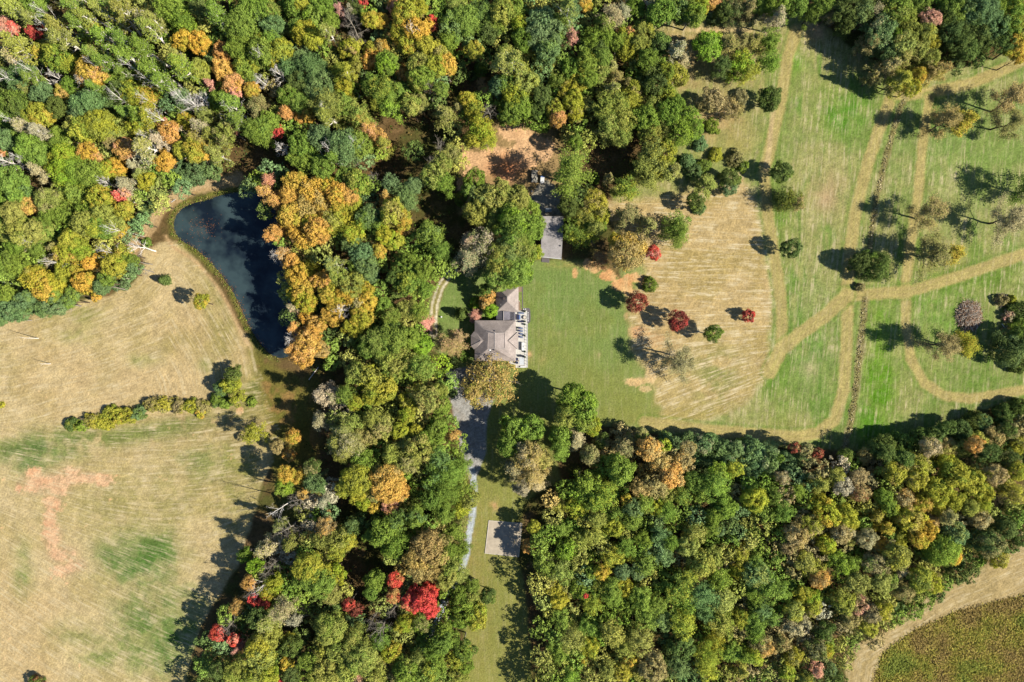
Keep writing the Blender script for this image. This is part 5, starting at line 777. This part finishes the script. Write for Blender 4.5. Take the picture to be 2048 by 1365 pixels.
# dining chairs
def chair(m=BLUEG):
    r = empty('patio_chair', (0, 0, 0)); MB().box((0, 0, .42), (.5, .5, .08)).build('seat', m, r); MB().box((0, .24, .72), (.5, .06, .55), rx=-.1).build('backrest', m, r)
    for sx_ in (-.22, .22):
        for sy_ in (-.22, .22): MB().box((sx_, sy_, .2), (.05, .05, .4)).build('leg', DARK, r)
    return r
protos = {k: chair(m) for k, m in (('pale blue', BLUEG), ('navy', NAVY), ('dark grey', DARK))}; usedp = set()
def put_chair(kind, x, y, rz, lab):
    o = protos[kind] if kind not in usedp else copy_tree(protos[kind]); usedp.add(kind); a = pw(x, y); o.location = (a[0], a[1], .16); o.rotation_euler = (0, 0, rz); tagged(o, lab, 'patio chair', 'patio chairs on the terrace')
PL = ['leftmost', 'second', 'third', 'rightmost']
for i in range(4): put_chair('pale blue', 1038.4 + i * 2.7, 627.2, 0, f'{PL[i]} pale blue chair in the top row of the terrace')
for i in range(4): put_chair('navy', 1037.6 + i * 3.0, 643.6, math.pi, f'{PL[i]} navy chair in the row below the round fire table')
for i in range(4): put_chair('dark grey', 1037.6 + i * 3.0, 712.6, 0, f'{PL[i]} dark grey chair in the lower terrace row above the pale rug')
# sofa
sf = empty('sofa', (*pw(1036, 635), .16), 0, 'navy outdoor sofa facing the round fire table', 'sofa'); MB().box((0, 0, .3), (.7, 1.7, .3)).build('seat', NAVY, sf); MB().box((-.38, 0, .5), (.18, 1.7, .7)).build('backrest', NAVY, sf)
for s_ in (-.85, .85): MB().box((-.02, s_, .42), (.8, .16, .45)).build('armrest', NAVY, sf)
MB().box((.62, 0, .2), (.4, 1.6, .08)).build('footrest', mat('sky_blue', (120, 150, 200), .8, .05, 2), sf)
rt = empty('fire_table', (*pw(1049.2, 635.4), .16), 0, 'round white fire table with a dark rim and hollow bowl', 'fire table'); MB().cyl((0, 0, 0), .45, .4, 20, .62, False).build('base', DARK, rt); mbt = MB().cyl((0, 0, .4), .66, .08, 24).build('table_top', DARK, rt); MB().cyl((0, 0, .485), .5, .03, 20).build('bowl', mat('cream_gravel', (232, 218, 196), .9, .1, 6), rt)
# long white bar with slot
br_ = empty('outdoor_bar', (*pw(1046, 693.4), .16), 0, 'long white block bar casting a navy shadow on the terrace', 'bar'); MB().box((0, 0, .45), (.85, 2.65, .9)).build('body', WHITE, br_); MB().box((0, 0, .93), (.95, 2.75, .06)).build('counter', WHITE, br_); MB().box((.05, 0, .975), (.16, .6, .03)).build('burner_slot', DARK, br_)
# lower terrace
MB_ = MB().box((*pw(1043.4, 722.6), .172), (1.5, 2.5, .02)).build('rug', mat('pale_rug', (222, 226, 228), .95, .05, 6)); tagged(MB_, 'pale grey rug on the lower end of the terrace', 'rug')
for i, y in enumerate((718.6, 725.8)):
    r = empty('lounge_chair', (*pw(1034.2, y), .16), 0, f'{["upper", "lower"][i]} of the two dark lounge chairs by the house wall', 'lounge chair', 'dark lounge chairs'); MB().box((0, 0, .3), (.75, .65, .2)).build('seat', NAVY, r); MB().box((-.34, 0, .55), (.14, .65, .55)).build('backrest', NAVY, r)
    for s_ in (-.33, .33): MB().box((0, s_, .45), (.7, .1, .12)).build('armrest', DARK, r)
r = empty('side_table', (*pw(1036.5, 722), .16), 0, 'small round table between the dark lounge chairs', 'side table'); MB().cyl((0, 0, .42), .22, .04, 12).build('table_top', RUST, r); MB().cyl((0, 0, 0), .04, .42, 8).build('leg', DARK, r)
r = empty('bench', (*pw(1046, 734), .16), 0, 'long white bench along the bottom edge of the terrace', 'bench'); MB().box((0, 0, .42), (1.9, .5, .08)).build('seat', WHITE, r)
for s_ in (-.8, .8): MB().box((s_, 0, .2), (.12, .45, .4)).build('leg', WHITE, r)
rl = empty('railing', (*pw(1055, 691), .16), 0, 'low white railing of posts along the lawn side of the terrace', 'railing')
for i, y in enumerate(np.arange(651, 735.5, 6.0)): a = pw(1055, y); MB().box((0, a[1] - rl.location.y, .5), (.09, .09, 1.0)).build('post', WHITE, rl)
MB().box((0, 0, 1.0), (.06, 84 * S, .05)).build('rail', WHITE, rl); MB().box((0, 0, .1), (.05, 84 * S, .05)).build('rail', WHITE, rl)
r = empty('garden_lamp', (*pw(1038.4, 603), .06), 0, 'small lamp post in the mulch bed beside the garage wing', 'garden lamp'); MB().cyl((0, 0, 0), .05, 1.0, 8).build('post', DARK, r); MB().ball((0, 0, 1.1), .15, 8, 5).build('lamp_shade', WHITE, r)
r = empty('garden_statue', (*pw(882.6, 634.4), 0), .3, 'small white stone ornament on the front lawn by the lane', 'ornament'); MB().cyl((0, 0, 0), .3, .25, 8, .2).build('base', WHITE, r); MB().ball((0, 0, .5), .28, 8, 6, .15).ball((.22, .05, .35), .16, 6, 4).build('figure', WHITE, r)
# long shed
sh = empty('storage_shed', (*pw(1105, 476), 0), 0, 'long grey roofed shed partly under the big oaks above the lawn', 'shed')
SX, SY = sh.location.x, sh.location.y
def sp_(x, y, z): a, b_ = pw(x, y); k = (H - z) / H; return (a * k - SX, b_ * k - SY, z)
MB().prism([sp_(x, y, 0)[:2] for x, y in [(1085, 436), (1125.5, 436), (1121.5, 515.5), (1083.5, 512)]], 0, 3.2).build('wall', CREAM, sh)
f = [sp_(1084, 432.5, 3.6), sp_(1127.7, 434.5, 3.3), sp_(1123, 517.8, 3.3), sp_(1081.5, 513.6, 3.6)]; mb = MB().add(f, [(3, 2, 1, 0)]); o = mb.build('roof', ROOF3, sh); s_ = o.modifiers.new('t', 'SOLIDIFY'); s_.thickness = .2
MB().tube(Vector(f[3]) + Vector((0, -.08, 0)), Vector(f[2]) + Vector((0, -.08, 0)), .12, n=4).build('fascia', WHITE, sh); a = sp_(1103, 514.6, 1.1); MB().box((a[0], a[1] - .1, 1.1), (1.1, .08, 2.1)).build('door', WHITE, sh); MB().ball(sp_(1120.6, 492, 3.55), .25, 8, 5).build('vent', DARK, sh)
sheet('entry_pad', [(1084, 515.8), (1099, 517.4), (1098.6, 526), (1083, 524.5)], -.05, .08, SLATE)
# loaded trailer
r = empty('loaded_trailer', (*pw(1068.6, 354.5), .05), math.radians(-3), 'grey flatbed trailer heaped with pale debris on the clay yard', 'trailer'); MB().box((0, 0, .62), (2.1, 4.3, .12)).build('deck', WOODM, r)
for sx_ in (-1.02, 1.02): MB().box((sx_, 0, .85), (.06, 4.3, .4)).build('side_rail', DARK, r)
MB().box((0, -2.12, .85), (2.1, .06, .4)).build('tailgate', DARK, r); MB().box((0, 2.7, .5), (.12, 1.2, .1)).build('drawbar', DARK, r)
for sx_ in (-1.12, 1.12):
    for sy_ in (-.4, .4): w_ = MB(); V, F = tubes([((sx_ - .1, sy_, .34), (sx_ + .1, sy_, .34), .34, .34, 12)]); w_.add(V, [tuple(q) for q in F] + [tuple(range(12))[::-1], tuple(range(12, 24))]).build('wheel', TYRE, r)
mb = MB(); rq = random.Random(9)
for i in range(150): mb.box((rq.uniform(-.9, .9), rq.uniform(-1.95, 1.95), .75 + rq.uniform(0, .5)), (rq.uniform(.1, .5), rq.uniform(.1, .6), rq.uniform(.05, .25)), rq.uniform(0, 3), rq.uniform(-.5, .5), rq.uniform(-.4, .4))
tagged(mb.build('load', mat('pale_debris', (196, 188, 168), .9, .45, 2.2), r), kind='stuff')
# utility cart
r = empty('utility_cart', (*pw(1084.5, 361), .05), math.radians(-4), 'small white and blue roofed utility cart beside the loaded trailer', 'utility cart'); BLU = mat('cart_blue', (120, 150, 200), .4, .06, 2, .5)
MB().box((0, 0, .55), (1.25, 2.3, .4)).box((0, .95, .8), (1.15, .5, .3)).build('body', BLU, r); MB().box((0, -.15, 1.72), (1.3, 1.5, .07)).build('roof', WHITE, r); MB().box((0, -.9, .78), (1.15, .5, .12)).build('cargo_bed', WHITE, r); MB().box((0, -.1, .85), (1.0, .5, .15)).build('seat', DARK, r); MB().box((0, .62, 1.25), (1.1, .04, .8), rx=.2).build('windscreen', GLASS, r)
for sx_ in (-.58, .58):
    for sy_ in (-.75, .5): MB().tube((sx_, sy_, .9 if sy_ < 0 else .8), (sx_, sy_ * .95, 1.7), .03).build('roof_post', DARK, r)
    for sy_ in (-.72, .8): V, F = tubes([((sx_ - .1, sy_, .3), (sx_ + .1, sy_, .3), .3, .3, 12)]); MB().add(V, [tuple(q) for q in F] + [tuple(range(12))[::-1], tuple(range(12, 24))]).build('wheel', TYRE, r)
# shaded trailer
r = empty('small_trailer', (*pw(1096.5, 421.5), 0), math.radians(92), 'small empty pale trailer in tree shade above the shed', 'trailer'); MB().box((0, 0, .5), (1.3, 2.2, .1)).build('deck', mat('pale_blue_metal', (160, 176, 190), .6, .2, 2), r)
for sx_ in (-.65, .65): MB().box((sx_, 0, .68), (.05, 2.2, .3)).build('side_rail', WHITE, r); V, F = tubes([((sx_ * 1.2 - .08, 0, .28), (sx_ * 1.2 + .08, 0, .28), .28, .28, 12)]); MB().add(V, [tuple(q) for q in F] + [tuple(range(12))[::-1], tuple(range(12, 24))]).build('wheel', TYRE, r)
# boulders and rubble
for i, (x, y, s_, lab) in enumerate([(1055.8, 396.5, .45, 'pale boulder left of the gravel parking patch'), (1061.4, 396.8, .42, 'cream boulder beside the pale one by the gravel patch'), (1063.6, 383.2, .4, 'pinkish boulder below the loaded trailer')]):
    rq = random.Random(i); o = MB().ball((0, 0, .2), s_, 9, 6, .18, .8, rq).build('boulder', mat('pale_rock', (222, 206, 186), .9, .2, 3)); o.location = (*pw(x, y), .0); tagged(o, lab, 'boulder')
mb = MB(); rq = random.Random(4)
for i in range(60): mb.box((rq.gauss(0, .5), rq.gauss(0, 1.0), rq.uniform(.05, .35)), (rq.uniform(.1, .4), rq.uniform(.1, .3), rq.uniform(.06, .2)), rq.uniform(0, 3), rq.uniform(-.4, .4))
o = mb.build('rubble_pile', mat('brick_rubble', (168, 122, 102), .9, .3, 3)); o.location = (*pw(1047.5, 384), 0); tagged(o, 'low pile of reddish rubble left of the boulders', 'rubble pile')
# slab with pale rim
CP = [(977.9, 1041.4), (1044, 1047), (1037.5, 1114), (970.2, 1106.6)]; o = MB().prism([pw(*p) for p in CP], -.05, .12).build('concrete_slab', CONC); tagged(o, 'square weathered concrete slab half in tree shade beside the lane', 'concrete slab'); mb = MB(); n_ = 4
for i in range(4): a, b_ = Vector((*pw(*CP[i]), .14)), Vector((*pw(*CP[(i + 1) % 4]), .14)); mb.box((a + b_) / 2, ((b_ - a).length, .18, .06), math.atan2((b_ - a).y, (b_ - a).x))
mb.build('rim', mat('pale_rim', (232, 220, 200), .9, .1, 2), o)
# brush piles
def brush(x, y, rx_, ry_, hgt, n, lab, seed, cols):
    r = empty('brush_pile', (*pw(x, y), 0), 0, lab, 'brush pile', 'heaps of cut branches'); rq = np.random.default_rng(seed)
    for ci, c in enumerate(cols):
        segs = []
        for i in range(n // len(cols)):
            a = rq.uniform(0, 6.28); q = math.sqrt(rq.uniform(0, 1)); px_, py_ = rx_ * q * math.cos(a), ry_ * q * math.sin(a); z = hgt * (1 - q * q) * rq.uniform(.3, 1) + .1; L = rq.uniform(.8, 3.4); th = rq.normal(1.1, .7); d = np.array([math.cos(th), math.sin(th), rq.normal(0, .2)]) * L / 2; rr_ = rq.uniform(.02, .1)
            segs.append((np.array([px_, py_, z]) - d, np.array([px_, py_, z]) + d, rr_, rr_ * .5, 4))
        V, F = tubes(segs); tagged(mesh_np('branches', V, F, mat(f'cut_wood_{ci}', c, .9, .2, 3), parent=r), kind='stuff')
    V, F = leaves(np.stack([rq.normal(0, rx_ * .4, 900), rq.normal(0, ry_ * .4, 900), rq.uniform(.1, hgt * .6, 900)], -1), np.tile([[0, 0, .5]], (900, 1)), rq.uniform(.1, .25, 900), rq); tagged(mesh_np('dead_leaves', V, F, mat('dead_leaf', (190, 146, 100), 1, .3, 1.5), parent=r), kind='stuff')
brush(1938, 632, 4.2, 5.2, 1.9, 900, 'big heap of cut branches on the green meadow by the looped track', 5, [(210, 190, 168), (160, 134, 110), (240, 226, 206), (206, 156, 116)])
brush(2002, 600, 1.8, 1.6, 1.0, 200, 'small dark brush heap up and right of the big branch heap', 6, [(150, 124, 104), (190, 160, 130)])
# fallen logs, stake
for i, (x0_, y0_, x1_, y1_, rr_, m_, lab) in enumerate([(618, 760, 637, 735, .12, 'pale', 'thin pale fallen trunk in the shade below the yellow grove'), (2003, 648, 2014, 665, .14, 'pale', 'short pale log lying by the right edge shrubs'), (1725, 1270, 1770, 1300, .05, 'brown', 'thin dark stick lying across the straw strip')]):
    mb = MB().tube((*pw(x0_, y0_), .25), (*pw(x1_, y1_), .3), rr_, rr_ * .6); mb.tube((*pw((x0_ + x1_) / 2, (y0_ + y1_) / 2), .3), (*pw((x0_ + x1_) / 2 + 3, (y0_ + y1_) / 2 - 5), .7), rr_ * .4); tagged(mb.build('fallen_log', BARK[m_]), lab, 'log')
r = empty('marker_post', (*pw(348, 403), .1), .4, 'white stake lying by the path on the pond dam', 'post'); MB().tube((-.8, 0, .1), (.8, .3, .25), .09).build('stake', WHITE, r); MB().tube((-.8, 0, 0), (-.8, 0, .4), .06).build('peg', WHITE, r)
# snags standing in the field
for x, y, hgt, lab in [(77, 677, 9.0, 'thin bare snag standing in the upper west field'), (101, 728, 5.5, 'short thin snag in the west field above the hedge')]:
    r = empty('snag', (*pw(x, y), -.05), 0, lab, 'dead tree', 'thin snags in the west field'); V, F = tubes([((0, 0, 0), (.1, .05, hgt * .6), .14, .09, 7), ((.1, .05, hgt * .6), (.15, .2, hgt), .09, .03, 6)]); mesh_np('trunk', V, F, BARK['pale'], parent=r); V, F = tubes([((.1, .05, hgt * q), (.1 + math.cos(q * 40) * .8, .05 + math.sin(q * 40) * .8, hgt * q + .7), .03, .012, 4) for q in (.5, .62, .74, .85, .93)]); mesh_np('branch', V, F, BARK['pale'], parent=r)
